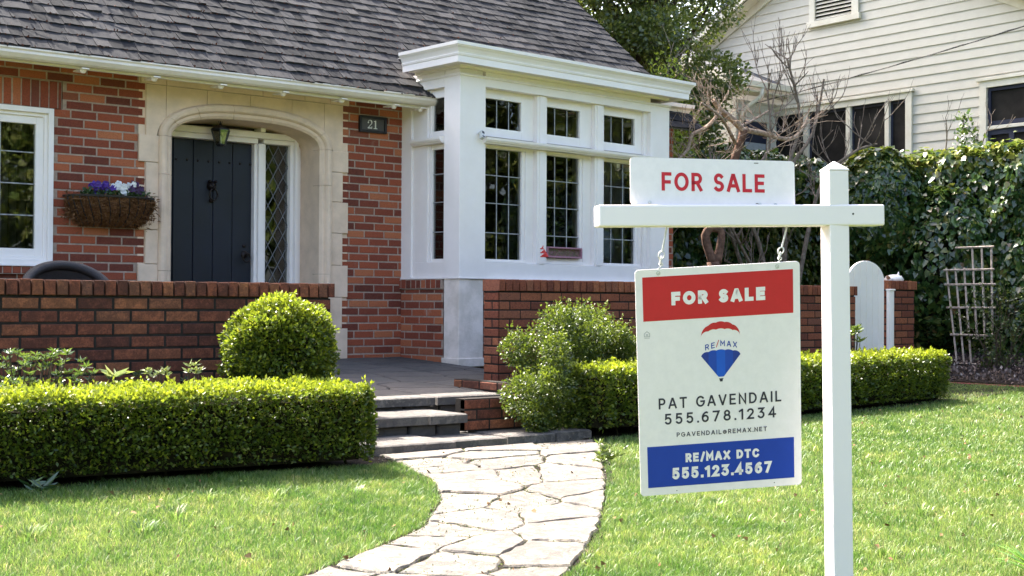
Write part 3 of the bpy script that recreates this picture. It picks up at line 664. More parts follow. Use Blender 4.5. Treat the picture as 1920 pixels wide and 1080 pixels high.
# cushion inside, seen in the last bay pane
mb=MB(); n=14
for j in range(n+1):
    pass
vs=[];fs=[];c0=BM@Vector((2.45,.55,1.47))
for sgn in (1,-1):
    for i in range(n+1):
        for j in range(n+1):
            u,v=i/n*2-1,j/n*2-1; h=.08*((1-u**4)*(1-v**4))**.6; vs.append((c0.x+u*.2*(1-.08*v*v),c0.y-sgn*h,c0.z+.17+v*.17*(1-.08*u*u)))
for k in (0,1):
    o_=k*(n+1)**2
    for i in range(n):
        for j in range(n): fs.append((o_+i*(n+1)+j,o_+(i+1)*(n+1)+j,o_+(i+1)*(n+1)+j+1,o_+i*(n+1)+j+1))
mb.add(vs,fs); tag(obj('cushion',mb,simple('blue_grey_cloth',(.42,.46,.52),.95,.2,90,.1),at=tuple(c0),smooth=True),'pale blue grey cushion behind the right pane of the bay window','cushion')
# house number plate
pl=thing('house_number_plate','black framed plate reading 21 on the brick beside the stone arch','house number',(6.895,10.78,2.71))
mb=MB(); boxframe(mb,6.743,7.047,2.635,2.793,.024,10.765,10.8); obj('frame',mb,M_black,pl,bevel=.004)
mb=MB(); mb.box(6.767,7.023,10.782,10.8,2.659,2.769); obj('plate',mb,M_plq,pl)
mb=MB(); vs=[]; n=60
for i in range(n+1):
    x=2.12+.42*i/n; y=.62+.035*math.sin(i*1.15)
    for z in (1.35,3.0): vs.append(tuple(BM@Vector((x,y,z))))
mb.add(vs,[(2*i,2*i+1,2*i+3,2*i+2) for i in range(n)]); vs=[]
for i in range(n+1):
    x=.30+.16*i/n; y=.62+.03*math.sin(i*1.15)
    for z in (1.35,3.0): vs.append(tuple(BM@Vector((x,y,z))))
mb2=MB(); mb2.add(vs,[(2*i,2*i+1,2*i+3,2*i+2) for i in range(n)])
MC=simple('pale_curtain',(.50,.48,.42),.95,.2,8,.1); obj('curtain',mb,MC,bay); obj('curtain',mb2,MC,bay)
# ---------------------------------------------------------------- lettering drawn as stroked outlines
def arc(cx,cy,rx,ry,a0,a1,n=14): return [(cx+rx*math.cos(R(a0+(a1-a0)*k/n)),cy+ry*math.sin(R(a0+(a1-a0)*k/n))) for k in range(n+1)]
G={ 'A':(.80,[[(0,0),(.36,1),(.44,1),(.80,0)],[(.15,.30),(.65,.30)]]),'C':(.74,[arc(.42,.5,.42,.5,42,318,22)]),
'D':(.72,[[(0,0),(0,1),(.26,1)]+arc(.26,.5,.46,.5,90,-90,16)+[(0,0)]]),'E':(.56,[[(.56,0),(0,0),(0,1),(.56,1)],[(0,.51),(.50,.51)]]),
'F':(.54,[[(0,0),(0,1),(.54,1)],[(0,.47),(.48,.47)]]),'G':(.80,[arc(.43,.5,.43,.5,45,360,24)+[(.5,.5)]]),
'I':(.0,[[(0,0),(0,1)]]),'L':(.52,[[(0,1),(0,0),(.52,0)]]),'M':(.84,[[(0,0),(0,1),(.42,.36),(.84,1),(.84,0)]]),
'N':(.70,[[(0,0),(0,1),(.70,0),(.70,1)]]),'O':(.90,[arc(.45,.5,.45,.5,90,450,30)]),
'P':(.60,[[(0,0),(0,1),(.33,1)]+arc(.33,.72,.27,.28,90,-90,12)+[(0,.44)]]),
'R':(.62,[[(0,0),(0,1),(.33,1)]+arc(.33,.73,.27,.27,90,-90,12)+[(0,.46)],[(.33,.46),(.62,0)]]),
'S':(.60,[arc(.31,.745,.27,.255,38,255,16)+arc(.30,.245,.29,.245,75,-145,16)]),'T':(.66,[[(0,1),(.66,1)],[(.33,1),(.33,0)]]),
'V':(.76,[[(0,1),(.36,0),(.40,0),(.76,1)]]),'X':(.72,[[(0,0),(.72,1)],[(0,1),(.72,0)]]),'/':(.42,[[(0,-.08),(.42,1.08)]]),
'.':(.0,[[(0,0),(0,.02)]]),' ':(.20,[]),'@':(.8,[arc(.4,.42,.40,.42,-40,285,24),arc(.44,.42,.10,.12,0,360,10)]),
'1':(.28,[[(0,.84),(.26,1),(.28,1),(.28,0)]]),'2':(.56,[arc(.28,.72,.27,.28,160,-30,14)+[(.02,0),(.58,0)]]),
'3':(.56,[[(.03,1),(.52,1),(.24,.62)]+arc(.26,.31,.29,.31,80,-150,14)]),'4':(.64,[[(.46,0),(.46,1),(.0,.27),(.64,.27)]]),
'5':(.56,[[(.50,1),(.08,1),(.05,.55)]+arc(.27,.32,.28,.32,120,-145,14)]),
'6':(.60,[[(.50,.95)]+arc(.52,.42,.50,.58,100,175,8)+arc(.30,.31,.28,.31,175,-185,20)]),'7':(.56,[[(0,1),(.56,1),(.16,0)]]),
'8':(.58,[arc(.29,.76,.23,.24,-90,270,20),arc(.29,.27,.29,.27,90,450,22)]),'0':(.62,[arc(.31,.5,.31,.5,90,450,26)])}
def ribbon(mb,pts,w,y,th,M):
    closed=math.hypot(pts[0][0]-pts[-1][0],pts[0][1]-pts[-1][1])<1e-6
    P=[Vector(p) for p in pts]; Q=[P[0]]
    for p in P[1:]:
        if (p-Q[-1]).length>1e-6: Q.append(p)
    P=Q; n=len(P); L=[];Rr=[]
    if not closed:
        P[0]=P[0]-(P[1]-P[0]).normalized()*w/2*.98; P[-1]=P[-1]+(P[-1]-P[-2]).normalized()*w/2*.98
    for i in range(n):
        a=P[i-1] if i>0 else (P[-2] if closed else None); b=P[i+1] if i<n-1 else (P[1] if closed else None)
        d0=(P[i]-a).normalized() if a is not None else None; d1=(b-P[i]).normalized() if b is not None else None
        if d0 is None: d0=d1
        if d1 is None: d1=d0
        n0=Vector((-d0.y,d0.x)); n1=Vector((-d1.y,d1.x)); mm=(n0+n1)
        if mm.length<.3: mm=n0
        mm.normalize(); k=min(1/max(mm.dot(n0),.35),2.6); L.append(P[i]+mm*w/2*k); Rr.append(P[i]-mm*w/2*k)
    vs=[(p.x,y,p.y) for p in L]+[(p.x,y,p.y) for p in Rr]
    mb.add(vs,[(i,i+1,n+i+1,n+i) for i in range(n-1)],M)
def text(mb,s,cx,z,h,W,wt,M,y=-.0012,gap=.30,curve=None):
    """cap height h, total width W, centred at cx, vertical centre z"""
    ht=h-wt; x=0; items=[]
    for c in s:
        w_,st_=G[c]; items.append((x,st_)); x+=w_*ht+wt+gap*ht*(.7 if c in './' else 1)
    tot=x-gap*ht; k=W/tot; j=0
    for x0,st_ in items:
        for pl_ in st_:
            pts=[(cx-W/2+(x0+wt/2+p[0]*ht)*k,z-h/2+wt/2+p[1]*ht) for p in pl_]
            if curve: pts=[(p[0],p[1]+curve(p[0]-cx)) for p in pts]
            j+=1; ribbon(mb,pts,wt,y-j*.00003,0,M)
# numerals on the plate (slab serif)
mb=MB(); F21=frame((6.895,10.782,2.714))
def vrib(pts,ws,y=-.003):
    P=[Vector(p) for p in pts]; vs=[]
    for i,p in enumerate(P):
        d=(P[min(i+1,len(P)-1)]-P[max(i-1,0)]).normalized(); n=Vector((-d.y,d.x)); vs.append((p.x+n.x*ws[i]/2,y,p.y+n.y*ws[i]/2)); vs.append((p.x-n.x*ws[i]/2,y,p.y-n.y*ws[i]/2))
    mb.add(vs,[(2*i,2*i+1,2*i+3,2*i+2) for i in range(len(P)-1)],F21)
a2=arc(-.034,.018,.020,.022,165,-35,14)+[(-.052,-.030)]
vrib(a2,[.008,.007,.006,.005,.005,.005,.007,.010,.013,.015,.015,.014,.012,.010,.008,.006]); mb.box(-.058,-.010,-.003,-.001,-.040,-.029,F21); mb.box(-.016,-.010,-.0032,-.001,-.029,-.018,F21); mb.lathe([(0,.003),(.007,.003),(.007,.0)],(-.052,0,.016),12,F21,axis='y')
mb.box(.022,.035,-.003,-.001,-.034,.040,F21); mb.box(.008,.049,-.0032,-.001,-.040,-.033,F21); mb.box(.010,.022,-.0034,-.001,.028,.035,F21)
obj('numerals',mb,M_num,pl)
# ---------------------------------------------------------------- lantern and flower basket
lan=thing('hanging_lantern','black iron lantern hanging under the stone arch before the front door','lantern',(5.406,10.98,2.62))
mb=MB(); lc=(5.406,10.98,2.42)
mb.lathe([(.001,.20),(.012,.19),(.02,.175),(.05,.165),(.092,.14),(.094,.13)],lc,6); mb.lathe([(.045,.0),(.03,-.012),(.001,-.016)],lc,6); mb.lathe([(.05,.0),(.05,.008),(.044,.008)],lc,6)
for k in range(6):
    a=2*math.pi*k/6; mb.tube([(lc[0]+.09*math.cos(a),lc[1]+.09*math.sin(a),lc[2]+.135),(lc[0]+.048*math.cos(a),lc[1]+.048*math.sin(a),lc[2])],.0055,5)
mb.tube([(lc[0],lc[1],lc[2]+.19),(lc[0],lc[1],lc[2]+.235)],.006,6)
mb.tube([(lc[0]+.018*math.cos(t),lc[1],lc[2]+.21+.018*math.sin(t)) for t in np.linspace(0,2*math.pi,15)],.003,5)
obj('cage',mb,M_black,lan)
mb=MB(); mb.lathe([(.086,.132),(.045,.006)],lc,6); obj('pane',mb,glass_mat('lantern_glass',(.6,.6,.55),1.5,.15),lan)
mb=MB(); mb.lathe([(.012,.01),(.012,.07),(.004,.085),(.0,.09)],lc,10); obj('bulb',mb,M_num,lan)
bk=thing('flower_basket','half round wire wall basket lined with brown coir, pansies on top','flower basket',(4.29,10.78,1.88))
BX,BZ=4.29,1.872
def bp(u,v,k=1.): # u along -1..1, v 0..1 down
    wd=.362*(1-.35*v**2.2)*k; dp=.235*(1-v**2.0)**.5*k
    th=u*math.pi/2
    return (BX+wd*math.sin(th)*(1+.0*v),10.79-dp*abs(math.cos(th))**.55-.004,BZ-.245*v+.0*u)
mb=MB(); nu,nv=30,12
vs=[]
for j in range(nv+1):
    for i in range(nu+1):
        p=bp(i/nu*2-1,j/nv*.999,.965); q=random.uniform(-.006,.006); vs.append((p[0]+q,p[1]+q,p[2]+random.uniform(-.003,.003)))
mb.add(vs,[(j*(nu+1)+i,j*(nu+1)+i+1,(j+1)*(nu+1)+i+1,(j+1)*(nu+1)+i) for j in range(nv) for i in range(nu)])
mb.box(BX-.35,BX+.35,10.60,10.79,BZ-.04,BZ-.03)
obj('coir_liner',mb,M_coir,bk,smooth=True)
n=2600; P=np.array([bp(RNG.uniform(-1,1),RNG.uniform(0,.97),.99) for _ in range(n)]); N=P-np.array([BX,10.8,BZ-.08]); N/=np.linalg.norm(N,axis=1,keepdims=True)
leaves('coir_fibre',P,N,RNG.uniform(.015,.04,n),M_coir,bk,'long',spread=.8)
for sx in (-1,1):
    n=500; P=np.array([(BX+sx*.30+RNG.normal(0,.04),10.72+RNG.normal(0,.03),BZ-.10+RNG.normal(0,.055)) for _ in range(n)]); leaves('coir_fibre',P,np.tile([sx*.8,-.4,-.2],(n,1)),RNG.uniform(.02,.05,n),M_coir,bk,'long')
mb=MB()
mb.tube([bp(u,0,1.03) for u in np.linspace(-1,1,30)]+[],.008,6); mb.tube([bp(u,.03,1.03) for u in np.linspace(-1,1,30)],.004,6)
for u in np.linspace(-.92,.92,13): mb.tube([bp(u+.10*v,v,1.02) for v in np.linspace(0,.995,12)],.0045,5)
mb.tube([(BX-.37,10.785,BZ),(BX+.37,10.785,BZ)],.006,6)
obj('wire_frame',mb,M_black,bk)
def flowers(name,cx,n,mt,sx=.05,zz=.06):
    vs=[];fs=[];m_=MB()
    for k in range(n):
        c=Vector((cx+random.gauss(0,sx),10.66+random.gauss(0,.035),BZ+zz+.015+random.gauss(0,.024))); nrm=Vector((random.gauss(-.2,.4),-1,random.gauss(.3,.4))).normalized(); a=nrm.cross(Vector((0,0,1))).normalized(); b=nrm.cross(a)
        for p_ in range(5):
            t=2*math.pi*p_/5+random.uniform(-.2,.2); cc=c+(a*math.cos(t)+b*math.sin(t))*.014+nrm*.002*p_; rr=.0155*random.uniform(.85,1.15)
            m_.add([cc+(a*math.cos(q)+b*math.sin(q))*rr*(1+.15*math.sin(3*q))+nrm*random.uniform(-.002,.003) for q in np.linspace(0,2*math.pi,9)[:-1]]+[cc-nrm*.002],[(i,(i+1)%8,8) for i in range(8)])
    return obj(name,m_,mt,bk)
n=1500; P=np.stack([RNG.uniform(BX-.24,BX+.30,n),10.70+RNG.normal(0,.045,n),BZ+abs(RNG.normal(0,.025,n))],1); leaves('leaves',P,np.tile([0,-.4,.8],(n,1)),RNG.uniform(.018,.035,n),M_pans,bk,'box')
flowers('violet_pansies',4.17,11,M_pp,.045,.055); flowers('violet_pansies',4.26,3,M_pp,.02,.04); flowers('white_pansies',4.335,14,M_pw,.032,.065); flowers('white_pansies',4.41,7,M_pw,.02,.055); flowers('plum_pansies',4.47,9,M_pd,.03,.06); flowers('plum_pansies',4.54,3,M_pd,.02,.02)
# wicker chair behind the porch wall
wc=thing('wicker_chair','dark wicker armchair whose rounded back shows over the porch wall','chair',(3.43,9.3,.40))
mb=MB(); cx,cy=3.43,9.3
for lv in range(9):
    z=.80+lv*.045 if lv<8 else 1.11
    mb.tube([(cx+.31*math.cos(t)*(1-.0*lv),cy+.30*math.sin(t),z if lv<8 else z) for t in np.linspace(-.2,math.pi+.2,26)],.022,7)
top=[(cx+.33*math.cos(t),cy-.18+.12*(1-math.sin(t)),1.02+.165*max(0,math.sin(t))**.8) for t in np.linspace(.05,math.pi-.05,30)]
mb.tube([(cx+.31*math.cos(t),cy+.26*math.sin(t)*.6,1.06+.205*math.sin(t)) for t in np.linspace(.0,math.pi,34)],.036,10)
for k in range(1,34):
    t=math.pi*k/34; mb.tube([(cx+.30*math.cos(t),cy+.26*math.sin(t)*.6,1.06+.19*math.sin(t)),(cx+.34*math.cos(t),cy+.28*math.sin(t),.75)],.007,5)
vs=[]
for k in range(35):
    t=math.pi*k/34; vs+=[(cx+.30*math.cos(t),cy+.25*math.sin(t)*.6,1.045+.19*math.sin(t)),(cx+.33*math.cos(t),cy+.28*math.sin(t),.72)]
mb.add(vs,[(2*i,2*i+1,2*i+3,2*i+2) for i in range(34)])
obj('backrest',mb,M_wick,wc,smooth=True)
mb=MB(); mb.lathe([(0,.74),(.33,.74),(.35,.72),(.34,.66),(.0,.66)],(cx,cy-.02,0),24); obj('seat',mb,M_wick,wc)
for sx in (-.25,.25):
    for sy in (-.22,.22): mb=MB(); mb.tube([(cx+sx,cy+sy,.40),(cx+sx*.95,cy+sy*.95,.67)],.022,7); obj('leg',mb,M_wick,wc)
# ---------------------------------------------------------------- garden walls
pw_=thing('porch_wall','low weathered brick porch wall with soldier course cap behind the left hedge','brick wall',(3.2,8,.05))
mb=MB(); mo=MB(); PM=frame((0,8.0,0))
rows(mb,mo,lambda z:[(1.0,4.78)],.0,1.036,PM,seed=31,L=.228,g=.016,pitch=.0795,thick=.2,phase=.2); 
mo.box(.99,4.77,.012,.2,1.03,1.128,PM); soldier(mb,MB(),.98,4.815,1.038,1.138,PM,pw=.0755,g=.012,top=.215,seed=33,y0=-.012)
RM=frame((4.788,8.005,0),math.pi/2); rows(mb,mo,lambda z:[(.01,.2)],.3,1.036,RM,seed=34,pitch=.0795,thick=.01)
obj('bricks',mb,M_obrick,pw_); obj('mortar',mo,M_dmortar,pw_)
gw=thing('garden_wall','brick garden wall running right from the bay window to the white gate','brick wall',(9,8.5,.05))
mb=MB(); mo=MB(); GM=frame((0,8.5,0))
rows(mb,mo,lambda z:[(6.66,11.30)],.0,1.105,GM,seed=41,thick=.2,g=.011); mo.box(6.65,11.29,.012,.2,1.10,1.195,GM); soldier(mb,MB(),6.64,11.325,1.107,1.205,GM,top=.21,seed=43,y0=-.01,g=.011)
RM=frame((6.652,8.7,0),-math.pi/2); rows(mb,mo,lambda z:[(.0,.19)],.0,1.105,RM,seed=44,thick=.01)
obj('bricks',mb,M_gbrick,gw); obj('mortar',mo,M_dmortar,gw)
pr_=thing('brick_pier','square brick gate pier with soldier cap at the right of the white gate','pier',(12.4,8.9,.1))
mb=MB(); mo=MB(); QM=frame((0,8.72,0)); rows(mb,mo,lambda z:[(12.19,12.64)],.0,1.18,QM,seed=51,thick=.42,g=.011); mo.box(12.17,12.65,.012,.4,1.175,1.272,QM); soldier(mb,MB(),12.135,12.68,1.182,1.28,QM,top=.44,seed=53,y0=-.012)
LMx=frame((12.182,9.14,0),-math.pi/2); rows(mb,mo,lambda z:[(.0,.41)],.0,1.18,LMx,seed=54,thick=.01)
obj('bricks',mb,M_gbrick,pr_); obj('mortar',mo,M_dmortar,pr_)
cw=thing('planter_wall','low red brick kerb of the planting bed beside the steps','brick kerb',(6.35,7.1,.05))
mb=MB(); mo=MB(); KM=frame((5.46,7.35,0)); rows(mb,mo,lambda z:[(0,1.0)],.13,.35,KM,seed=61,thick=.11)
KM2=frame((6.13,8.4,0),-math.pi/2); rows(mb,mo,lambda z:[(0,.93)],.13,.42,KM2,seed=62,thick=.11)
obj('bricks',mb,M_obrick,cw); obj('mortar',mo,M_dmortar,cw)
for k,(a,b) in enumerate(((5.03,5.55),(5.56,5.95),(5.96,6.25))):
    mb=MB(); slab(mb,rough_poly([(a,7.02-.03*k),(b,6.99-.03*k),(b,7.9),(a,7.9)],.012,rnd,.05),.115+.008*k,.12,lambda x,y:0); obj('kerb_stone',mb,M_step,cw)
gate=thing('garden_gate','white round topped board gate between the brick garden wall and pier','gate',(11.5,8.75,.1))
GT=frame((11.46,8.715,0),R(0))
mb=MB(); x0=.0
for k in range(6):
    a=k*.1045; b=a+.0985
    zt=lambda u:1.26+.225*math.sqrt(max(0,1-((u-.3135)/.3145)**2))
    poly=[(a,.14),(b,.14)]+[(b-(b-a)*i/6,zt(b-(b-a)*i/6)) for i in range(7)]
    mb.prism(poly,0,.025,GT)
obj('board_panel',mb,M_white,gate,bevel=.003)
mb=MB(); mb.box(.03,.6,.025,.05,.3,.38,GT); mb.box(.03,.6,.025,.05,.95,1.03,GT); obj('rail',mb,M_white,gate)
mb=MB(); mb.box(12.10,12.185,8.66,8.70,.1,1.172); mb.box(12.115,12.17,8.65,8.66,.1,1.16); mb.box(12.095,12.19,8.645,8.705,1.172,1.19)
tag(obj('gate_post',mb,M_white,at=(12.14,8.68,.1),bevel=.004),'narrow white gate post against the left side of the brick pier','post')
# ornament on the pier
orn=thing('garden_ornament','small white ceramic animal ornament lying on top of the brick pier','ornament',(12.43,8.88,1.28))
mb=MB(); mb.lathe([(0,.075),(.05,.07),(.09,.05),(.11,.02),(.10,0)],(12.46,8.86,1.28),16); mb.lathe([(0,.05),(.03,.04),(.04,.02),(.03,0)],(12.35,8.84,1.275),12)
mb.tube([(12.49,8.84,1.33),(12.50,8.83,1.36),(12.495,8.825,1.385)],[.022,.014,.003],7); mb.tube([(12.53,8.84,1.32),(12.56,8.83,1.34)],[.02,.004],7); obj('body',mb,M_pot,orn,smooth=True)
mb=MB(); mb.tube([(12.37,8.84,1.29),(12.31,8.83,1.32),(12.28,8.825,1.335)],[.02,.022,.006],7); obj('tail',mb,simple('buff_clay',(.42,.25,.16),.7,.2,40),orn)
# bed edging and mulch
mb=MB(); mb.box(13.02,13.10,3,9.6,.02,.165); tag(obj('bed_edging',mb,M_redw,at=(13.06,7,.1),bevel=.008),'red brown timber edging between the lawn and the mulched bed','edging')
def gbed(x,y): return gz(x,y)+.02
grid('garden_bed',[13.1+.3*k for k in range(12)],[3+.4*k for k in range(40)],M_soil,.03)
n=9000; P=np.stack([RNG.uniform(13.12,15.3,n),RNG.uniform(5.5,11.5,n),np.zeros(n)],1); P[:,2]=[gz(a,b)+.04 for a,b,_ in P]
def chipmat():
    m,nt,bs=mat('bark_chips'); nt.links.new(ramp(nt,isl(nt),[(0,(.035,.024,.022)),(.7,(.10,.07,.06)),(.93,(.2,.15,.13)),(1,(.4,.34,.3))]),bs.inputs['Base Color']); bs.inputs['Roughness'].default_value=.95; return m
M_chip=chipmat()
tag(leaves('bark_mulch',P,np.tile([0,0,.5],(n,1)),RNG.uniform(.02,.06,n),M_chip,None,'box',at=(14,8,.2)),kind='stuff')
strip('border_soil',[(1.0,6.75),(3.0,6.6),(4.42,6.45)],[(1.0,8.0),(3.0,8.0),(4.42,8.0)],M_soil,.012)
strip('hedge_soil',[(6.18,6.72),(8.0,6.85),(11.1,7.15),(13.0,7.5)],[(6.18,8.5),(8.0,8.5),(11.1,8.5),(13.0,9.5)],M_soil,.012)
# ---------------------------------------------------------------- hedges
def hedge_pts(x0,x1,yf0,yf1,dep,ztop,zbot,n,am=.022):
    """rounded box hedge with wavy front line; returns points and outward normals"""
    L=x1-x0; H=ztop-zbot; areas=np.array([L*H,L*dep,dep*H,dep*H,L*H*.25]); c=RNG.choice(5,n,p=areas/areas.sum())
    u,v=RNG.uniform(0,1,n),RNG.uniform(0,1,n); P=np.zeros((n,3)); N=np.zeros((n,3))
    yf=lambda u:yf0+(yf1-yf0)*u
    m=c==0; P[m]=np.stack([x0+L*u[m],yf(u[m]),zbot+H*v[m]],1); N[m]=[0,-1,.25]
    m=c==1; P[m]=np.stack([x0+L*u[m],yf(u[m])+dep*v[m],np.full(m.sum(),ztop)],1); N[m]=[0,0,1]
    m=c==2; P[m]=np.stack([np.full(m.sum(),x0),yf(0)+dep*u[m],zbot+H*v[m]],1); N[m]=[-1,0,.25]
    m=c==3; P[m]=np.stack([np.full(m.sum(),x1),yf(1)+dep*u[m],zbot+H*v[m]],1); N[m]=[1,0,.25]
    m=c==4; P[m]=np.stack([x0+L*u[m],yf(u[m])+dep,zbot+H*v[m]],1); N[m]=[0,1,.25]
    # round the edges
    cx,cy,cz=(x0+x1)/2,(yf0+yf1)/2+dep/2,(ztop+zbot)/2
    fr=np.abs((P[:,2]-cz)/(H/2)); fy=np.abs((P[:,1]-(yf(( P[:,0]-x0)/L)+dep/2))/(dep/2)); fx=np.abs((P[:,0]-cx)/(L/2))
    k=np.clip(fr*fy-.80,0,1)/.2; P[:,2]-=np.sign(P[:,2]-cz)*k*.035; P[:,1]-=np.sign(P[:,1]-cy)*k*.035
    ex_=np.clip((fx-(1-.16/L))/(.16/L),0,1)*fy; P[:,0]-=np.sign(P[:,0]-cx)*ex_*.05
    P+=N*(lump(P,am,4)+lump(P,am*.6,13)+lump(P+3,am*.9,1.7))[:,None]
    dpt=np.abs(RNG.normal(0,1,n))*.028; P-=N*dpt[:,None]
    P+=RNG.normal(0,.004,(n,3)); return P,N,dpt
def hedge(name,label,x0,x1,yf0,yf1,dep,ztop,zbot,n,size,group=None):
    t=thing(name,label,'hedge',((x0+x1)/2,(yf0+yf1)/2+dep/2,zbot),group)
    P,N,dpt=hedge_pts(x0,x1,yf0,yf1,dep,ztop,zbot+.05,n)
    gap=(lump(P+7,1.,2.6)+.5*lump(P,1.,9)<-.95)&(N[:,2]<.9); P=P-N*(gap*.05)[:,None]; low=((P[:,2]<zbot+.14)&(RNG.uniform(0,1,n)<.55))|(gap&(RNG.uniform(0,1,n)<.5)); P,N,dpt=P[~low],N[~low],dpt[~low]; n=len(P)
    # ragged new shoots on top
    ns=int((x1-x0)*90); S_=np.stack([RNG.uniform(x0+.03,x1-.03,ns),RNG.uniform(0,dep,ns),np.full(ns,ztop)],1); S_[:,1]+=yf0+(yf1-yf0)*(S_[:,0]-x0)/(x1-x0); S_[:,2]+=lump(S_,.02,4)
    k=7; Q=np.repeat(S_,k,0); Q[:,2]+=np.tile(np.linspace(-.01,.035,k),ns)*np.repeat(RNG.uniform(.3,1.3,ns),k); Q[:,:2]+=RNG.normal(0,.005,(len(Q),2))
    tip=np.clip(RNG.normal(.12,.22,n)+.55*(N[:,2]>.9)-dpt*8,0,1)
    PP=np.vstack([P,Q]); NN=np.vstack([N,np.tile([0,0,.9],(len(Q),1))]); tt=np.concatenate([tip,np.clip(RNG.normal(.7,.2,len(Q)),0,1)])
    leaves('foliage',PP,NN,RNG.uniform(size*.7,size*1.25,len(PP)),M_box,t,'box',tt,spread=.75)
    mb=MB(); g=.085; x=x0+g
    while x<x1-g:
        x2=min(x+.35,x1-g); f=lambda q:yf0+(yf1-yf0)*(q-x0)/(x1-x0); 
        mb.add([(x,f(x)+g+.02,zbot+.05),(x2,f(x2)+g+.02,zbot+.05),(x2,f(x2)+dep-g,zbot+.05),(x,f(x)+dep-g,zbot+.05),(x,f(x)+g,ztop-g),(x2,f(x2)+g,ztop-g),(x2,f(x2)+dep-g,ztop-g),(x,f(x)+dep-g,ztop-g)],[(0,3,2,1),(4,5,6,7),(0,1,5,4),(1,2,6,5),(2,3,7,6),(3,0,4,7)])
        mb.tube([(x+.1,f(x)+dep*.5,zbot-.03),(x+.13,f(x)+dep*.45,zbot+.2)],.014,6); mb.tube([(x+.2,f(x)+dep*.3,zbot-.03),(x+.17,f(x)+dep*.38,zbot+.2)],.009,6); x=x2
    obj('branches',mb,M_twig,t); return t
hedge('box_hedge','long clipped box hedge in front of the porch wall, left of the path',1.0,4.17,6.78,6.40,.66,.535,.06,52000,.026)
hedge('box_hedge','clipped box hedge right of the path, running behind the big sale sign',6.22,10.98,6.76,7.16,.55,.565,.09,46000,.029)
def ballbush(name,label,cat,c,rad,n,size,mt,tipk=.35,floor=None,am=.05):
    t=thing(name,label,cat,(c[0],c[1],floor if floor is not None else c[2]-rad[2]))
    N=RNG.normal(0,1,(n,3)); N/=np.linalg.norm(N,axis=1,keepdims=True); r=np.array(rad)
    q=np.sign(N)*np.abs(N)**.88; P=np.array(c)+q*r*(1+lump(N*1.6,am,1.3)+lump(N,am*.5,5))[:,None]; d=np.abs(RNG.normal(0,.045,n)); P-=N*d[:,None]*min(rad)/.35
    if floor is not None: keep=P[:,2]>floor+.03; P,N,d=P[keep],N[keep],d[keep]
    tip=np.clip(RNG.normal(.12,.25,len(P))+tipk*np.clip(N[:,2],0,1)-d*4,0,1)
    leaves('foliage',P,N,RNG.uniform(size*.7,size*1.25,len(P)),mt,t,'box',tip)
    mb=MB(); mb.lathe([(0,-rad[2]*.78),(rad[0]*.5,-rad[2]*.6),(rad[0]*.74,0),(rad[0]*.5,rad[2]*.6),(0,rad[2]*.76)],c,14); z0=floor if floor is not None else .06
    mb.tube([(c[0],c[1],z0-.03),(c[0]+.02,c[1],c[2]-rad[2]*.5)],.03,7); obj('branches',mb,M_twig,t); return t
ballbush('topiary_ball','round clipped box ball rising behind the left hedge before the porch wall','topiary',(4.07,7.42,.70),(.33,.32,.335),25000,.027,M_box,.5,.06,.17)
bb_=thing('box_bush','loose feathery box bush between the stone steps and the big sale sign','bush',(6.55,7.5,.05))
g_=random.Random(8); P=[];N=[];tp_=[];mb=MB()
cl=[(g_.uniform(6.2,7.05),g_.uniform(7.3,7.75),g_.uniform(.12,.84)) for _ in range(48)]+[(6.95,7.7,.84),(7.0,7.7,.72),(6.9,7.7,.78),(5.98,7.15,.30),(5.9,7.1,.2),(6.05,7.1,.42),(6.1,7.15,.55),(6.0,7.12,.12),(6.15,7.2,.68),(6.2,7.1,.25),(6.25,7.12,.45),(5.82,7.15,.36),(6.38,7.45,.84),(6.5,7.5,.88),(6.7,7.6,.86)]
for c in cl:
    if c[0]<6.3 and c[2]>.75: continue
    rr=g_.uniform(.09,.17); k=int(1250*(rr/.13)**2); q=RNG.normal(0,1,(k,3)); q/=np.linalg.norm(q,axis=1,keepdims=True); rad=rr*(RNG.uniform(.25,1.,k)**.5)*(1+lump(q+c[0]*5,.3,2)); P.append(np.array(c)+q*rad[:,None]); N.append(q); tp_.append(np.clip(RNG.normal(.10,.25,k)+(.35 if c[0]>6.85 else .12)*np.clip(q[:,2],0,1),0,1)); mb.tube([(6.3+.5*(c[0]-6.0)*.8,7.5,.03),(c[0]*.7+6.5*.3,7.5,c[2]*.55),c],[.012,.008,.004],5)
    for s_ in range(5):
        d_=Vector((g_.gauss(0,.5),g_.gauss(-.1,.4),1)).normalized(); st_=Vector(c)+d_*rr*.8; m_=12; ss_=np.array([tuple(st_+d_*.09*t) for t in np.linspace(0,1,m_)])+RNG.normal(0,.007,(m_,3)); P.append(ss_); N.append(np.tile(np.array(d_),(m_,1))); tp_.append(np.clip(RNG.normal(.5,.2,m_),0,1))
P=np.vstack(P);N=np.vstack(N); leaves('foliage',P,N,RNG.uniform(.015,.029,len(P)),leafmat('loose_box_leaves',[(0,(.014,.032,.005)),(1,(.042,.08,.010))],(.24,.28,.03),.33),bb_,'box',np.concatenate(tp_)); obj('stems',mb,M_dbark,bb_)
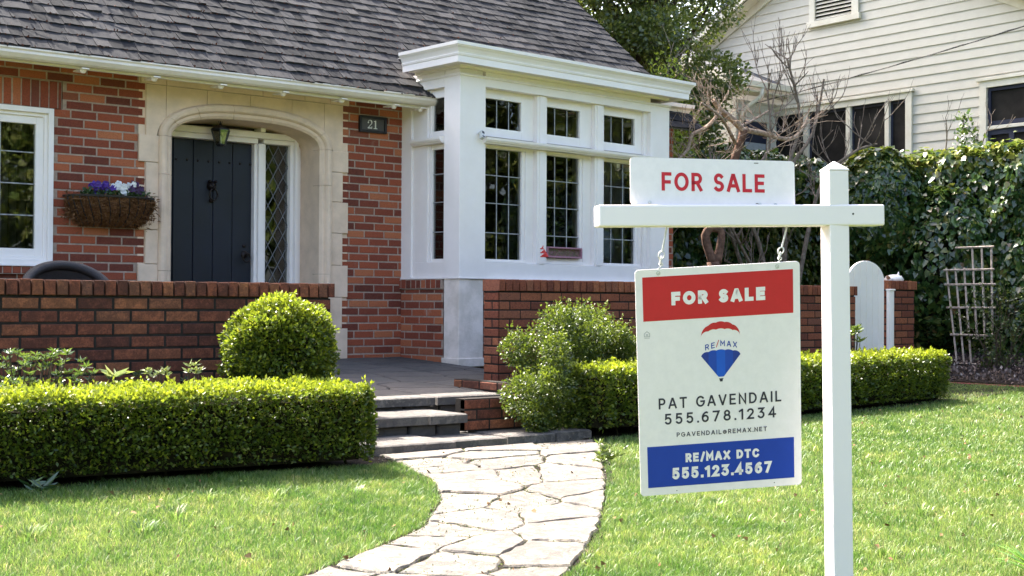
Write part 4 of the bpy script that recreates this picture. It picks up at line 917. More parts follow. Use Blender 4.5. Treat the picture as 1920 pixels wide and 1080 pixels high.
# small leafy plants
def rosettes(name,label,cat,c,rad,nr,nl,size,mt,loc,kind='long',tipk=.2,stem=True,zs=1.0):
    t=thing(name,label,cat,loc); P=[];N=[];mb=MB()
    for k in range(nr):
        a=np.array([random.gauss(0,rad[0]*.5),random.gauss(0,rad[1]*.5),random.uniform(-rad[2],rad[2])])+np.array(c)
        for j in range(nl):
            th=2*math.pi*j/nl*2.4; e=random.uniform(.15,.9); P.append(a+np.array([0,0,.012*j/nl])); N.append((math.cos(th),math.sin(th),e))
        if stem: mb.tube([(loc[0]+(a[0]-loc[0])*.3,loc[1]+(a[1]-loc[1])*.3,loc[2]),tuple((a*.6+np.array(loc)*.4)+np.array([0,0,-.02])),tuple(a)],[.006,.004,.003],5)
    P=np.array(P);N=np.array(N); leaves('leaves',P,N,RNG.uniform(size*.7,size*1.2,len(P)),mt,t,kind,np.clip(RNG.normal(tipk,.2,len(P)),0,1),spread=.12)
    if stem: obj('stems',mb,M_dbark,t)
    return t
rosettes('azalea','glossy leaved azalea at the far left between the porch wall and the hedge','shrub',(2.50,7.3,.60),(.34,.2,.13),100,11,.042,M_azal,(2.50,7.4,.06))
rosettes('dark_shrublet','low dark green shrub against the porch wall right of the azalea','shrub',(3.15,7.62,.48),(.35,.1,.10),38,10,.045,M_fol,(3.15,7.65,.06),tipk=.05)
rosettes('variegated_seedling','pale pointed seedling just behind the left hedge top','plant',(2.93,7.25,.60),(.03,.02,.02),2,6,.10,M_pale,(2.93,7.25,.06))
rosettes('pale_seedling','buff branching seedling behind the hedge, nearest the topiary ball','plant',(3.44,7.3,.62),(.04,.02,.05),6,7,.045,M_pale,(3.44,7.3,.06),tipk=.3)
rosettes('pale_seedling','low buff seedlings behind the hedge left of the taller pale one','plant',(3.22,7.3,.585),(.12,.02,.02),9,7,.04,M_pale,(3.22,7.3,.06),tipk=.3)
rosettes('leafy_sprout','bright green leafy sprout before the white gate behind the hedge','plant',(10.65,8.0,.72),(.10,.06,.08),9,8,.085,M_azal,(10.6,8.0,.1),tipk=.6)
rosettes('leafy_sprout','thin green sprout beside the lit box bush, left edge of the sale sign','plant',(7.25,7.7,.62),(.10,.06,.22),16,7,.045,M_lime,(7.2,7.7,.08),tipk=.2)
rosettes('low_weed','small leafy weed with pale flower at the right edge of the path','weed',(5.45,5.95,.10),(.13,.09,.05),22,8,.045,M_pans,(5.45,5.95,.03),tipk=.5,stem=False)
rosettes('broad_weed','broad leaved dark weed at the foot of the left hedge','weed',(2.28,6.58,.08),(.03,.03,.02),3,5,.10,M_azal,(2.28,6.58,.03),tipk=.0,stem=False)
def strap(name,label,loc,n,L,mt,wd=.014):
    t=thing(name,label,'plant',loc); vs=[];Fc=[];fs=[]
    for k in range(n):
        th=random.uniform(0,2*math.pi); lean=random.uniform(.2,.95); l=L*random.uniform(.6,1.1); d=Vector((math.cos(th),math.sin(th),0)); s_=Vector((-d.y,d.x,0)); b0=len(vs)
        for i in range(8):
            u=i/7; p=Vector(loc)+d*(l*lean*u**1.3+.02)+Vector((0,0,l*(u*(1-.15*lean)-.55*lean*u*u))); w_=wd*(1-u**2.2)*.5+.0004; vs+= [tuple(p+s_*w_),tuple(p+Vector((0,0,-.004*(1-u)))),tuple(p-s_*w_)]
        for i in range(7):
            for q in (0,1): a=b0+i*3+q; Fc+=[a,a+1,a+4,a+3]; fs.append(4)
    nmesh('leaves',np.array(vs),np.array(Fc),fs,mt,t)
strap('daylily','clump of arching strap leaves at the lower right corner of the lawn',(5.22,2.98,-.15),60,.30,M_lily,.022)
strap('iris_clump','tuft of narrow green leaves on the mulch bed at the right edge',(13.7,7.68,.2),70,.45,M_lily,.018)
# trellis
tr=thing('garden_trellis','weathered grey wooden fan trellis leaning on the ivy at the right','trellis',(14.3,9.1,.28))
TMx=Matrix(((-.0,-.20,.10,14.62),(-1,0,0,9.85),(0,-.1,1.0,.22),(0,0,0,1)))
def tq(a,z): return (14.28+.12*z,9.50-a*.96,.24+z*.94)     # plane facing the lawn, a to the right
mb=MB()
for k in range(6):
    b_,t_=.27+k*.098,(.0+k*.128); za=.05+(.0 if k<3 else .35); zb=1.32+(.25 if k>2 else .0)
    mb.tube([tq(b_+(t_-b_)*(za/1.3),za),tq(b_+(t_-b_)*(zb/1.3),zb)],.013,5)
for z,l,r in ((.08,.22,.60),(.45,.14,.76),(.80,.06,.76),(1.10,.0,.72),(1.29,-.03,.69),(1.58,.12,.66)):
    p,q=tq(l,z),tq(r,z); mb.tube([(p[0]-.02,p[1],p[2]),(q[0]-.02,q[1],q[2])],.013,4)
obj('slats',mb,M_wood,tr)
cr=thing('climbing_shrub','thin stemmed green climber growing in front of the leaning trellis','climber',(14.12,8.75,.2))
mb=MB(); P=[]
for k in range(18):
    a0=Vector((14.12+random.gauss(0,.05),8.60+random.gauss(0,.09),.2)); pts_=[a0]; d=Vector((random.gauss(0,.12),random.gauss(0,.28),1))
    for j in range(7):
        d+=Vector((random.gauss(0,.12),random.gauss(0,.2),-.02)); pts_.append(pts_[-1]+d.normalized()*.15)
        for q in range(9): P.append(tuple(pts_[-1]+Vector((random.gauss(0,.05),random.gauss(0,.06),random.gauss(0,.05)))))
    mb.tube(pts_,[.007-.0007*i for i in range(8)],5)
P=np.array(P); leaves('leaves',P,RNG.normal(0,1,P.shape),RNG.uniform(.03,.055,len(P)),M_fol,cr,'box',np.clip(RNG.normal(.2,.2,len(P)),0,1)); obj('stems',mb,M_dbark,cr)
# ---------------------------------------------------------------- ivy hedges
def ivy_face(A,B,z0,z1,n,size,nrm,bulge=.18,top=None,seedf=1.):
    """points on a vertical face from A to B (xy)"""
    u=RNG.uniform(0,1,n); v=RNG.uniform(0,1,n); P=np.stack([A[0]+(B[0]-A[0])*u,A[1]+(B[1]-A[1])*u,z0+(z1-z0)*v],1); N=np.tile(np.array([nrm[0],nrm[1],.25]),(n,1))
    P[:,2]+=lump(P*np.array([1,1,0]),.10,1.3)*v; k=bulge*(np.sin(v*2.6+.3)+.0)+lump(P,.10,1.7)+lump(P,.05,5); P[:,0]+=nrm[0]*k; P[:,1]+=nrm[1]*k
    d=np.abs(RNG.normal(0,.06,n)); P-=N*d[:,None]; return P,N,v
iv=thing('ivy_hedge','tall dense hedge of ivy in front of the cream neighbouring house','hedge',(15.6,9,.3))
P1,N1,v1=ivy_face((15.05,3.5),(15.05,11.2),.3,2.95,26000,.1,(-1,0)); P2,N2,v2=ivy_face((15.05,11.25),(16.8,11.7),.3,2.95,6000,.1,(-.3,1))
nt_=13000; P3=np.stack([RNG.uniform(14.95,16.7,nt_),RNG.uniform(3.5,11.5,nt_),np.full(nt_,2.98)],1); P3[:,2]+=lump(P3,.10,1.5)+lump(P3,.07,4)+np.abs(RNG.normal(0,.05,nt_))-.05; N3=np.tile([-.15,0,1.],(nt_,1))
# lobe hanging towards the gate
nl=9000; th=RNG.normal(0,1,(nl,3)); th/=np.linalg.norm(th,axis=1,keepdims=True); P4=np.array([14.72,10.75,2.25])+th*np.array([.55,.65,.82])*(1+lump(th,.12,2))[:,None]; 
nl2=5000; th2=RNG.normal(0,1,(nl2,3)); th2/=np.linalg.norm(th2,axis=1,keepdims=True); P5=np.array([14.85,9.9,1.5])+th2*np.array([.35,.8,1.0])*(1+lump(th2,.12,2))[:,None]; ok=(P5[:,1]>9.0)|(P5[:,2]>1.6); P5=P5[ok]; th2=th2[ok]
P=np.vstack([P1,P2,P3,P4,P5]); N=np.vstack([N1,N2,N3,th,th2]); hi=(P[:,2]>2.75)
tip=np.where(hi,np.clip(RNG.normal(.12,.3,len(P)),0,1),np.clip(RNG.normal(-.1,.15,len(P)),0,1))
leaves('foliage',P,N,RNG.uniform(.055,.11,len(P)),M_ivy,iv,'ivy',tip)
mb=MB(); mb.box(15.25,16.6,3.7,11.1,.2,2.75); mb.lathe([(0,-.55),(.3,-.4),(.42,0),(.3,.5),(0,.6)],(14.8,10.7,2.2),12); mb.lathe([(0,-.8),(.2,-.6),(.22,0),(.2,.6),(0,.8)],(14.98,9.95,1.5),10); obj('branches',mb,M_twig,iv)
dh=thing('dark_evergreen_hedge','deeply shaded evergreen hedge behind the garden wall, seen under the sign arm','hedge',(13.8,13,.2))
P1,N1,v1=ivy_face((10.9,12.9),(16.3,12.9),.2,2.55,22000,.1,(0,-1),.12); nt_=5000; P3=np.stack([RNG.uniform(10.9,16.3,nt_),RNG.uniform(12.8,14.2,nt_),np.full(nt_,2.58)],1); P3[:,2]+=lump(P3,.16,1.5)+np.abs(RNG.normal(0,.08,nt_))-.05
nl=11000; Q=RNG.normal(0,1,(nl,3)); Q/=np.linalg.norm(Q,axis=1,keepdims=True); C5=np.array([(12.6,12.6,2.45),(13.2,12.5,2.65),(13.8,12.5,2.8),(14.4,12.4,2.75),(15.0,12.3,2.7),(12.0,12.7,2.35),(14.9,11.9,2.6)])[RNG.integers(0,7,nl)]; P5=C5+Q*np.array([.42,.35,.42])*(1+lump(Q+C5,.2,2))[:,None]
P=np.vstack([P1,P3,P5]); N=np.vstack([N1,np.tile([0,-.2,1.],(nt_,1)),Q]); leaves('foliage',P,N,RNG.uniform(.06,.12,len(P)),M_ivy,dh,'ivy',np.clip(RNG.normal(-.05,.2,len(P)),0,1)); mb=MB(); mb.box(11.0,16.2,13.05,14.1,.1,2.4); obj('branches',mb,M_twig,dh)
def twigs(mb,p,d,L,r,depth,spread=.5,up=.15,kids=(2,3)):
    pts_=[p]; dd=d.normalized(); n=4
    for i in range(n):
        dd=(dd+Vector((random.gauss(0,.10),random.gauss(0,.10),random.gauss(0,.08)+up*.25))).normalized(); pts_.append(pts_[-1]+dd*L/n)
    mb.tube(pts_,[max(r*(1-.5*i/n),.0022) for i in range(n+1)],5,cap=False)
    if depth>0:
        for k in range(random.choice(kids)):
            i=random.choice([1,2,3,4]); a=pts_[i]; nd=(dd+Vector((random.gauss(0,spread),random.gauss(0,spread),random.gauss(0,spread)+up))).normalized()
            twigs(mb,a,nd,L*random.uniform(.5,.85),r*.6,depth-1,spread,up,kids)
# reddish pruned tree just behind the wall
def limb(mb,pts_,r0,r1,n=10,tw=0,depth=2,L=.45,up=.2,sp=.6,tr=.007):
    P=[Vector(p) for p in pts_]; Q=[]
    for a,b,c,d in zip([P[0]]+P[:-2],P[:-1],P[1:],P[2:]+[P[-1]]):
        for k in range(4):
            t=k/4; Q.append(.5*((2*b)+(c-a)*t+(2*a-5*b+4*c-d)*t*t+(3*b-a-3*c+d)*t**3))
    Q.append(P[-1]); m_=len(Q); mb.tube(Q,[(r0+(r1-r0)*i/(m_-1))*random.uniform(.9,1.1) for i in range(m_)],n)
    for k in range(tw):
        i=random.randrange(m_//3,m_); d=Vector((random.gauss(0,.7),random.gauss(0,.5),abs(random.gauss(.5,.4)))); twigs(mb,Q[i],d,L*random.uniform(.6,1.2),tr,depth,sp,up)
bt=thing('pruned_tree','bare reddish pruned tree with crooked limbs right of the bay window','tree',(11.3,10.4,.1))
mb=MB()
limb(mb,[(11.33,10.40,.0),(11.31,10.42,.9),(11.27,10.44,1.50)],.085,.07); limb(mb,[(11.27,10.44,1.48),(11.20,10.5,1.80),(11.32,10.42,1.98),(11.40,10.4,2.3),(11.52,10.32,2.75),(11.60,10.28,3.02)],.052,.044)
limb(mb,[(11.30,10.42,1.48),(11.36,10.40,1.82),(11.26,10.45,1.90),(11.10,10.5,2.05),(10.85,10.5,2.25)],.05,.028,tw=3)
obj('trunk',mb,M_rbark,bt,smooth=True)
mb=MB()
limb(mb,[(11.60,10.28,3.0),(11.42,10.30,3.13),(11.22,10.28,3.20),(11.05,10.25,3.30)],.042,.026,tw=5,L=.28,tr=.004)
limb(mb,[(11.60,10.28,3.02),(11.85,10.2,2.99),(12.15,10.12,2.94),(12.35,10.1,3.02),(12.52,10.1,3.22)],.035,.018,tw=8,L=.4,tr=.0055)
limb(mb,[(11.22,10.28,3.20),(11.0,10.3,3.0),(10.80,10.33,2.90),(10.72,10.33,2.72),(10.46,10.3,2.55)],.024,.015,tw=8,L=.32,tr=.005)
limb(mb,[(11.50,10.32,2.86),(11.25,10.2,2.98),(11.0,10.1,3.1),(10.70,10.1,3.22)],.022,.012,tw=8,L=.3,tr=.005)
limb(mb,[(11.58,10.28,2.95),(11.8,10.5,3.1),(12.1,10.6,3.2),(12.4,10.6,3.35)],.022,.01,tw=6,L=.4,tr=.005)
for k in range(20):
    a=Vector((random.uniform(10.6,12.4),random.uniform(10.0,10.8),random.uniform(2.5,2.95))); twigs(mb,a,Vector((random.gauss(0,.8),random.gauss(0,.5),abs(random.gauss(.4,.4)))),.38,.0055,2,.55,.1)
obj('limbs',mb,simple('pale_twig_bark',(.42,.34,.26),.95,.25,25,.1,c2=(.17,.11,.08)),bt)
def bare_shrub(label,basept,stems,tw,depth,L,mt,up=.5,r=.03,tall=1.0):
    t=thing('bare_shrub',label,'shrub',basept); mb=MB()
    for s_ in stems: limb(mb,s_,r,r*.35,8,tw,depth,L,up,.4,r*.28)
    obj('stems',mb,mt,t); return mb,t
B0=(13.2,11.2,.15)
bare_shrub('grey bare multi stemmed shrub with upright twigs behind the post top',B0,[
 [(13.2,11.2,.15),(13.0,11.2,1.6),(12.6,11.2,2.4),(13.0,11.1,3.0),(12.9,11.05,3.7)],
 [(13.25,11.2,.15),(13.3,11.1,1.5),(13.2,11.0,2.6),(13.35,10.9,3.35),(13.1,10.9,4.1)],
 [(13.3,11.2,.15),(13.3,11.1,1.5),(13.2,11.0,2.6),(13.6,10.9,3.2),(13.7,10.8,3.9)],
 [(13.2,11.2,.15),(12.6,11.2,1.5),(12.3,11.2,2.05),(12.0,11.2,2.4)],
 [(13.2,11.2,.15),(12.9,11.1,1.1),(12.35,11.0,1.75),(11.9,11.0,2.3)],
 [(13.4,11.2,.15),(13.8,11.0,2.4),(14.1,10.7,2.95),(14.4,10.5,3.1)]],9,2,.5,M_bark,.55,.036)
bare_shrub('thin bare saplings poking above the ivy hedge at the right',(15.6,8.9,2.6),[[(15.6,8.9,2.6),(15.65,8.8,3.2),(15.6,8.7,3.6)],[(15.7,9.9,2.6),(15.7,9.8,3.15),(15.75,9.7,3.4)],[(15.5,10.3,2.6),(15.5,10.2,3.2),(15.4,10.15,3.5)]],4,1,.3,M_bark,.4,.014)
sg=thing('ivy_shoot','upright leafy shoot rising above the ivy hedge between the neighbour windows','shoot',(15.3,9.85,2.8))
mb=MB(); mb.tube([(15.3,9.85,2.8),(15.3,9.84,3.2),(15.32,9.82,3.52)],[.01,.008,.003],6); mb.tube([(15.3,9.7,2.8),(15.3,9.66,3.1),(15.32,9.6,3.3)],[.008,.006,.003],6); obj('stem',mb,M_bark,sg)
P=np.array([(15.3+RNG.normal(0,.04),9.84-.02*k+RNG.normal(0,.05),2.9+.62*k) for k in RNG.uniform(0,1,150)]+[(15.3+RNG.normal(0,.03),9.66+RNG.normal(0,.04),2.9+.38*k) for k in RNG.uniform(0,1,60)]); leaves('leaves',P,RNG.normal(0,1,P.shape),RNG.uniform(.05,.09,len(P)),M_azal,sg,'box',np.clip(RNG.normal(.2,.2,len(P)),0,1))
# lime green young tree by the bay corner
lt=thing('lime_sapling','slim sapling with lime green young leaves behind the bay cornice end','tree',(12.1,11.9,.1))
mb=MB(); limb(mb,[(12.1,11.9,.1),(12.0,11.9,1.8),(11.95,11.9,3.0),(11.95,11.85,4.0)],.04,.01,tw=10,depth=1,L=.5)
obj('trunk',mb,M_bark,lt); C_=[(11.98,11.9,3.95),(11.9,11.9,3.6),(12.15,11.8,3.3),(12.0,11.9,3.15),(11.75,11.9,3.0),(11.95,11.8,2.75),(12.2,11.8,3.0),(11.7,11.85,2.5)]
P=np.array([np.array(random.choice(C_))+RNG.normal(0,[.14,.14,.16]) for _ in range(2300)]); leaves('leaves',P,RNG.normal(0,1,P.shape),RNG.uniform(.03,.06,len(P)),M_lime,lt,'box',np.clip(RNG.normal(.2,.3,len(P)),0,1))
# big evergreen
def tree(name,label,basept,top,clumps,nper,size,mt,bark,rc=(.25,.5),limbs=True,group=None,sd=1,sun=0):
    t=thing(name,label,'tree',basept,group); rg=random.Random(sd); mb=MB(); P=[];N=[]; b=Vector(basept); tp=Vector(top)
    mb.tube([b,b.lerp(tp,.35)+Vector((.1,.05,0)),b.lerp(tp,.7)+Vector((-.08,.1,0)),tp],[.16,.12,.09,.03],9)
    for c in clumps:
        c=Vector(c); rr=rg.uniform(*rc); a=b.lerp(tp,min(1,max(.3,(c.z-b.z)/(tp.z-b.z)-.25)))
        if limbs and rg.random()<.6: mid=a.lerp(c,.5)+Vector((rg.gauss(0,.15),rg.gauss(0,.15),rg.gauss(0,.1))); mb.tube([a,mid,c],[.05,.03,.012],6)
        k=int(nper*(rr/rc[1])**2); q=RNG.normal(0,1,(k,3)); q/=np.linalg.norm(q,axis=1,keepdims=True); rad=rr*RNG.uniform(.35,1.,k)**.5*(1+lump(q+c.x,.25,2)); P.append(np.array(c)+q*rad[:,None]*np.array([1,1,.75])); N.append(q)
    P=np.vstack(P);N=np.vstack(N); leaves('crown',P,N,RNG.uniform(size*.7,size*1.3,len(P)),mt,t,'box',np.clip(RNG.normal(0,.2,len(P)),0,1),spread=.9); obj('trunk',mb,bark,t); return t
rg=random.Random(21); CL=[]
while len(CL)<170:
    p=(rg.uniform(11.4,15.6),rg.uniform(12.6,15.6),rg.uniform(2.9,7.5)); 
    e=((p[0]-13.5)/2.1)**2+((p[1]-14)/1.5)**2+((p[2]-5.1)/2.7)**2
    if e<1.0 and e>.25: CL.append(p)
CL=[p for p in CL if p[0]/p[1]<(1.05 if p[2]>4.5 else 1.005)]
CL+=[(14.3,13.3,5.3),(14.35,13.2,5.6),(14.2,13.1,4.3),(14.0,13.2,3.7),(13.9,13.1,3.4),(13.5,13.1,2.7),(13.6,13.0,3.0),(13.75,13.0,3.3),(13.85,13.1,3.6),(13.95,13.1,3.95),(14.0,13.1,4.2),(13.3,13.1,3.0),(13.4,13.2,3.5),(13.55,13.1,3.9),(13.2,12.9,2.6),(13.7,12.9,2.75),(12.7,13.6,5.2),(12.6,13.6,4.5),(12.9,13.3,4.0),(13.2,13.0,3.6),(13.5,13.2,3.4),(13.9,13.2,3.1),(12.9,13.8,3.6)]
tree('evergreen_tree','large glossy evergreen tree behind the house roof and bay window',(14.0,14.0,.1),(13.8,14.0,6.6),CL,950,.066,M_ever,M_dbark,(.26,.5),sd=4)
# trees on the other side of the street: they fill the window reflections
for k,(x,y,h,rr,lb_) in enumerate([(17,-7,8,3.2,'mid sized leafy tree across the road, second from the right'),(25,-3,9,3.6,'tall broad leafy tree across the road at the right bend'),(9,-13,9,3.5,'tall broad leafy tree across the road behind the garden path'),(-3,-14,8,3.5,'leafy tree across the road, farthest left of the row'),(33,4,8,3.2,'leafy tree beyond the right end of the road'),(2,-12,6,2.6,'smallest leafy tree across the road, between two larger ones'),(13,-10,10,3.4,'tallest tree across the road, straight opposite the bay window'),(21,-6,9,3.2,'leafy tree across the road, third from the right')]):
    g_=random.Random(k); cl=[]
    while len(cl)<60:
        q=Vector((g_.uniform(-1,1),g_.uniform(-1,1),g_.uniform(-1,1)))
        if q.length<1: cl.append((x+q.x*rr,y+q.y*rr,h*.56+q.z*h*.46))
    tree('street_tree',lb_,(x,y,-.3),(x,y,h*.8),cl,420,.28,M_ever,M_dbark,(.7,1.2),group='trees across the road',sd=k)
# ---------------------------------------------------------------- neighbouring house
nh=thing('neighbour_house','cream clapboard house with dark framed windows beyond the ivy hedge','house',(18,13.5,.3))
XN=17.5
def rk(y): return min(6.84-.487*abs(y-13.55),9)
mb=MB(); z=.3; k=0; pitch=.145
Wn=[(12.218,15.2,0,4.2),(9.2,10.83,0,4.2),(13.22,13.95,5.67,6.4)]
def segs(z0,z1,lo,hi):
    s_=[(lo,hi)]
    for a,b,c,d in Wn:
        if z0<d-.02 and z1>c+.02:
            o2=[]
            for p,q in s_:
                if b<=p or a>=q: o2.append((p,q))
                else:
                    if a>p: o2.append((p,a))
                    if b<q: o2.append((b,q))
            s_=o2
    return s_
zb=[]; z=4.084-.145*26
while z<6.9:
    h_=(6.84-z)/.487; h2=(6.84-z-pitch)/.487; lo,hi=13.55-h_,13.55+h_
    lo=max(lo,8.6); hi=min(hi,18.5)
    for a,b in segs(z,z+pitch,lo,hi):
        la=a if a!=lo or lo==8.6 else 13.55-max(h2,0); hb_=b if b!=hi or hi==18.5 else 13.55+max(h2,0)
        mb.add([(XN-.012,a,z),(XN-.012,b,z),(XN+.006,hb_,z+pitch+.01),(XN+.006,la,z+pitch+.01),(XN+.02,a,z),(XN+.02,b,z)],[(1,0,3,2),(0,1,5,4)])
    z+=pitch
obj('wall',mb,M_sid,nh)
mb=MB(); mb.add([(XN+.03,8.6,.1),(XN+.03,18.5,.1),(XN+.03,18.5,4.4),(XN+.03,13.55,6.8),(XN+.03,8.6,4.4)],[(0,4,3,2,1)]); mb.box(XN+.1,25,8.6,8.7,.1,4.4); mb.box(XN+.2,XN+.25,8.7,18,.1,4.3); obj('sheathing',mb,M_dark,nh)
mb=MB()
for sg_ in (-1,1):
    e=13.55+sg_*5.2; za=6.84-.487*5.2
    for (d0,d1,x0,x1) in ((-.0,.16,XN-.05,XN-.014),(.16,.30,XN-.34,XN-.30)):
        mb.add([(x0,13.55,6.84+d0),(x0,e,za+d0),(x0,e,za+d1),(x0,13.55,6.84+d1),(x1,13.55,6.84+d0),(x1,e,za+d0),(x1,e,za+d1),(x1,13.55,6.84+d1)],[(0,1,2,3),(4,7,6,5),(0,4,5,1),(3,2,6,7),(1,5,6,2),(0,3,7,4)])
    mb.add([(XN-.30,13.55,6.98),(XN-.30,e,za+.14),(XN+.02,e,za+.14),(XN+.02,13.55,6.98)],[(0,1,2,3)])
obj('gable_trim',mb,M_sidtrim,nh)
mb=MB()
for sg_ in (-1,1):
    e=13.55+sg_*5.3; za=6.84-.487*5.3
    mb.add([(XN-.37,13.55,7.16),(XN-.37,e,za+.32),(25,e,za+.32),(25,13.55,7.16),(XN-.37,13.55,7.20),(XN-.37,e,za+.36),(25,e,za+.36),(25,13.55,7.20)],[(0,1,2,3),(4,7,6,5),(0,4,5,1)])
obj('roof',mb,M_nroof,nh)
XM=Matrix(((0,0-1,0,XN),(-1,0,0,0),(0,0,1,0),(0,0,0,1)))   # local x -> -Y, y(in) -> -X ... outward
def nbox(mb,ya,yb,xo,xi,z0,z1): mb.box(XN-xo,XN-xi,min(ya,yb),max(ya,yb),z0,z1)
mb=MB(); 
nbox(mb,13.09,13.22,.05,.013,5.62,6.5); nbox(mb,13.95,14.07,.05,.013,5.62,6.5); nbox(mb,13.05,14.1,.075,.013,5.57,5.665); nbox(mb,13.22,13.95,.05,.013,6.42,6.52)
vt=obj('gable_vent',mb,M_sidtrim,nh,bevel=.004)
mb=MB()
for k in range(12): z=5.68+k*.062; mb.add([(XN-.04,13.22,z),(XN-.04,13.95,z),(XN+.01,13.95,z+.05),(XN+.01,13.22,z+.05)],[(0,1,2,3)])
obj('louvre',mb,M_sidtrim,vt)
def nwin(ya,yb,z1,z0,mulls,rail=None):
    mb=MB(); w=.115; nbox(mb,ya,ya+w,.045,.013,z0,z1+.10); nbox(mb,yb-w,yb,.045,.013,z0,z1+.10); nbox(mb,ya-.04,yb+.04,.075,.013,z1+.10,z1+.145); nbox(mb,ya+w,yb-w,.045,.013,z1,z1+.10)
    for a,b in mulls: nbox(mb,a,b,.03,-.04,z0,z1)
    if rail: nbox(mb,ya+w,yb-w,.032,-.04,rail-.02,rail+.03)
    f_=obj('window',mb,M_sidtrim,nh,bevel=.004); return f_
f1=nwin(12.10,14.9,4.19,2.2,[(12.52,12.60),(13.25,13.34),(14.1,14.2)])
mb=MB(); mb.box(XN+.045,XN+.049,12.2,14.8,2.2,4.2); obj('pane',mb,M_ngl,f1)
mb=MB()
for a,b in ((12.215,12.52),(12.60,13.25),(13.34,14.1),(14.2,14.785)):
    for (p,q,zz,z2) in ((a,a+.035,2.2,4.19),(b-.035,b,2.2,4.19),(a+.035,b-.035,4.15,4.19)): mb.box(XN+.02,XN+.044,p,q,zz,z2)
obj('sash',mb,M_blue_fr,f1)
mb=MB(); 
for k in range(48): mb.box(XN+.085,XN+.095,12.2,14.8,2.25+k*.04,2.275+k*.04)
obj('blind',mb,simple('dim_blind',(.10,.11,.13),.8,.1,9),f1)
f2=nwin(9.2,10.95,4.19,2.2,[],3.60); mb=MB(); mb.box(XN+.045,XN+.049,9.3,10.84,2.2,4.2); obj('pane',mb,M_ngl,f2)
mb=MB(); 
for (p,q,zz,z2) in ((10.79,10.835,2.2,4.19),(9.32,9.36,2.2,4.19),(9.36,10.79,4.14,4.19),(9.36,10.79,3.60,3.70),(9.36,10.79,3.50,3.575),(10.42,10.50,2.2,3.50)): mb.box(XN+.0,XN+.044,p,q,zz,z2)
obj('sash',mb,M_blue_fr,f2)
mb=MB(); mb.box(XN+.13,XN+.14,9.3,10.85,3.6,4.2)
for k in range(32): mb.box(XN+.085,XN+.095,9.3,10.42,2.25+k*.04,2.28+k*.04)
obj('blind',mb,simple('grey_blind',(.30,.31,.31),.8,.1,9),f2)
# lean-to projecting from the neighbour
lx=thing('lean_to','cream lean to with grey shingle roof on the side of the neighbouring house','extension',(17,15.5,.3))
mb=MB(); z=.3
while z<4.36: mb.add([(16.5,14.78,z),(17.5,14.78,z),(17.5,14.80,min(z+.15,4.4)),(16.5,14.80,min(z+.15,4.4)),(16.5,14.81,z),(17.5,14.81,z)],[(0,1,2,3),(4,5,1,0)]); z+=.145
mb.box(16.49,17.49,14.815,18,.1,4.37); mb.box(16.46,16.50,14.765,14.86,.3,4.4)
obj('wall',mb,M_sid,lx)
mb=MB(); mb.add([(16.14,14.5,4.66),(17.49,14.5,4.66),(17.49,17.5,5.98),(16.14,17.5,5.98),(16.14,14.5,4.62),(17.49,14.5,4.62),(17.49,17.5,5.94),(16.14,17.5,5.94)],[(0,1,2,3),(4,7,6,5),(0,4,5,1),(0,3,7,4)]); obj('roof',mb,M_nroof,lx)
mb=MB(); mb.box(16.10,17.49,14.42,14.5,4.56,4.66); mb.box(16.12,17.49,14.5,14.80,4.49,4.52); mb.box(16.10,16.14,14.5,14.52,4.5,4.66)
mb.add([(16.10,14.42,4.48),(16.10,17.5,5.83),(16.10,17.5,5.97),(16.10,14.42,4.655),(16.14,14.42,4.48),(16.14,17.5,5.83),(16.14,17.5,5.97),(16.14,14.42,4.655)],[(0,1,2,3),(4,7,6,5),(0,4,5,1),(3,2,6,7),(0,3,7,4)])
mb.add([(16.14,14.5,4.5),(16.5,14.5,4.5),(16.5,17.5,5.8),(16.14,17.5,5.8)],[(0,1,2,3)])
obj('gutter',mb,M_sidtrim,lx,bevel=.006)
mb=MB(); mb.tube([(16.75,14.46,4.56),(16.75,14.47,4.44),(16.66,14.55,4.34),(16.56,14.70,4.20),(16.54,14.73,3.9),(16.54,14.73,1.0)],.038,8); obj('downpipe',mb,M_sidtrim,lx,smooth=True)
mb=MB(); mb.box(16.62,17.2,14.74,14.78,2.5,4.05); f_=obj('window',mb,M_blue_fr,lx); mb=MB(); mb.box(16.66,17.16,14.730,14.738,2.54,3.7); obj('blind',mb,simple('pale_blind',(.32,.34,.36),.8,.1,9),f_)
mb=MB(); pts_=[]
for k in range(25): t=k/24; pts_.append((17.3-.55*t,9.4+5.6*t,5.06-.76*t-.05*4*t*(1-t)))
mb.tube(pts_,.009,6); mb.tube([(p[0]-.006,p[1],p[2]+.010*math.sin(i*1.9)) for i,p in enumerate(pts_)],.006,5)
tag(obj('utility_cable',mb,simple('cable_sheath',(.20,.19,.17),.8,.4,40,.1),at=(17.2,12,4.6)),'twisted pale utility cable running across the cream neighbouring wall','cable')
# ---------------------------------------------------------------- sale sign post
ya=-.5; AMx=lambda p:frame(p,ya)
sp=thing('sign_post','white square sign post with crossarm and pointed cap standing on the lawn','sign post',(4.0,3.08,-.15))
PMx=Matrix.Translation((4.006,3.084,0))@Matrix.Rotation(ya+.06,4,'Z')@Matrix.Rotation(R(-.9),4,'Y')
mb=MB(); mb.box(-.0385,.0385,-.0385,.0385,-.25,1.497,PMx); obj('post',mb,M_post,sp,bevel=.003)
mb=MB(); h=.0405; mb.add([(-h,-h,1.497),(h,-h,1.497),(h,h,1.497),(-h,h,1.497),(-h,-h,1.503),(h,-h,1.503),(h,h,1.503),(-h,h,1.503),(0,0,1.536)],[(0,3,2,1),(0,1,5,4),(1,2,6,5),(2,3,7,6),(3,0,4,7),(4,5,8),(5,6,8),(6,7,8),(7,4,8)],PMx); obj('cap',mb,M_post,sp,bevel=.003)
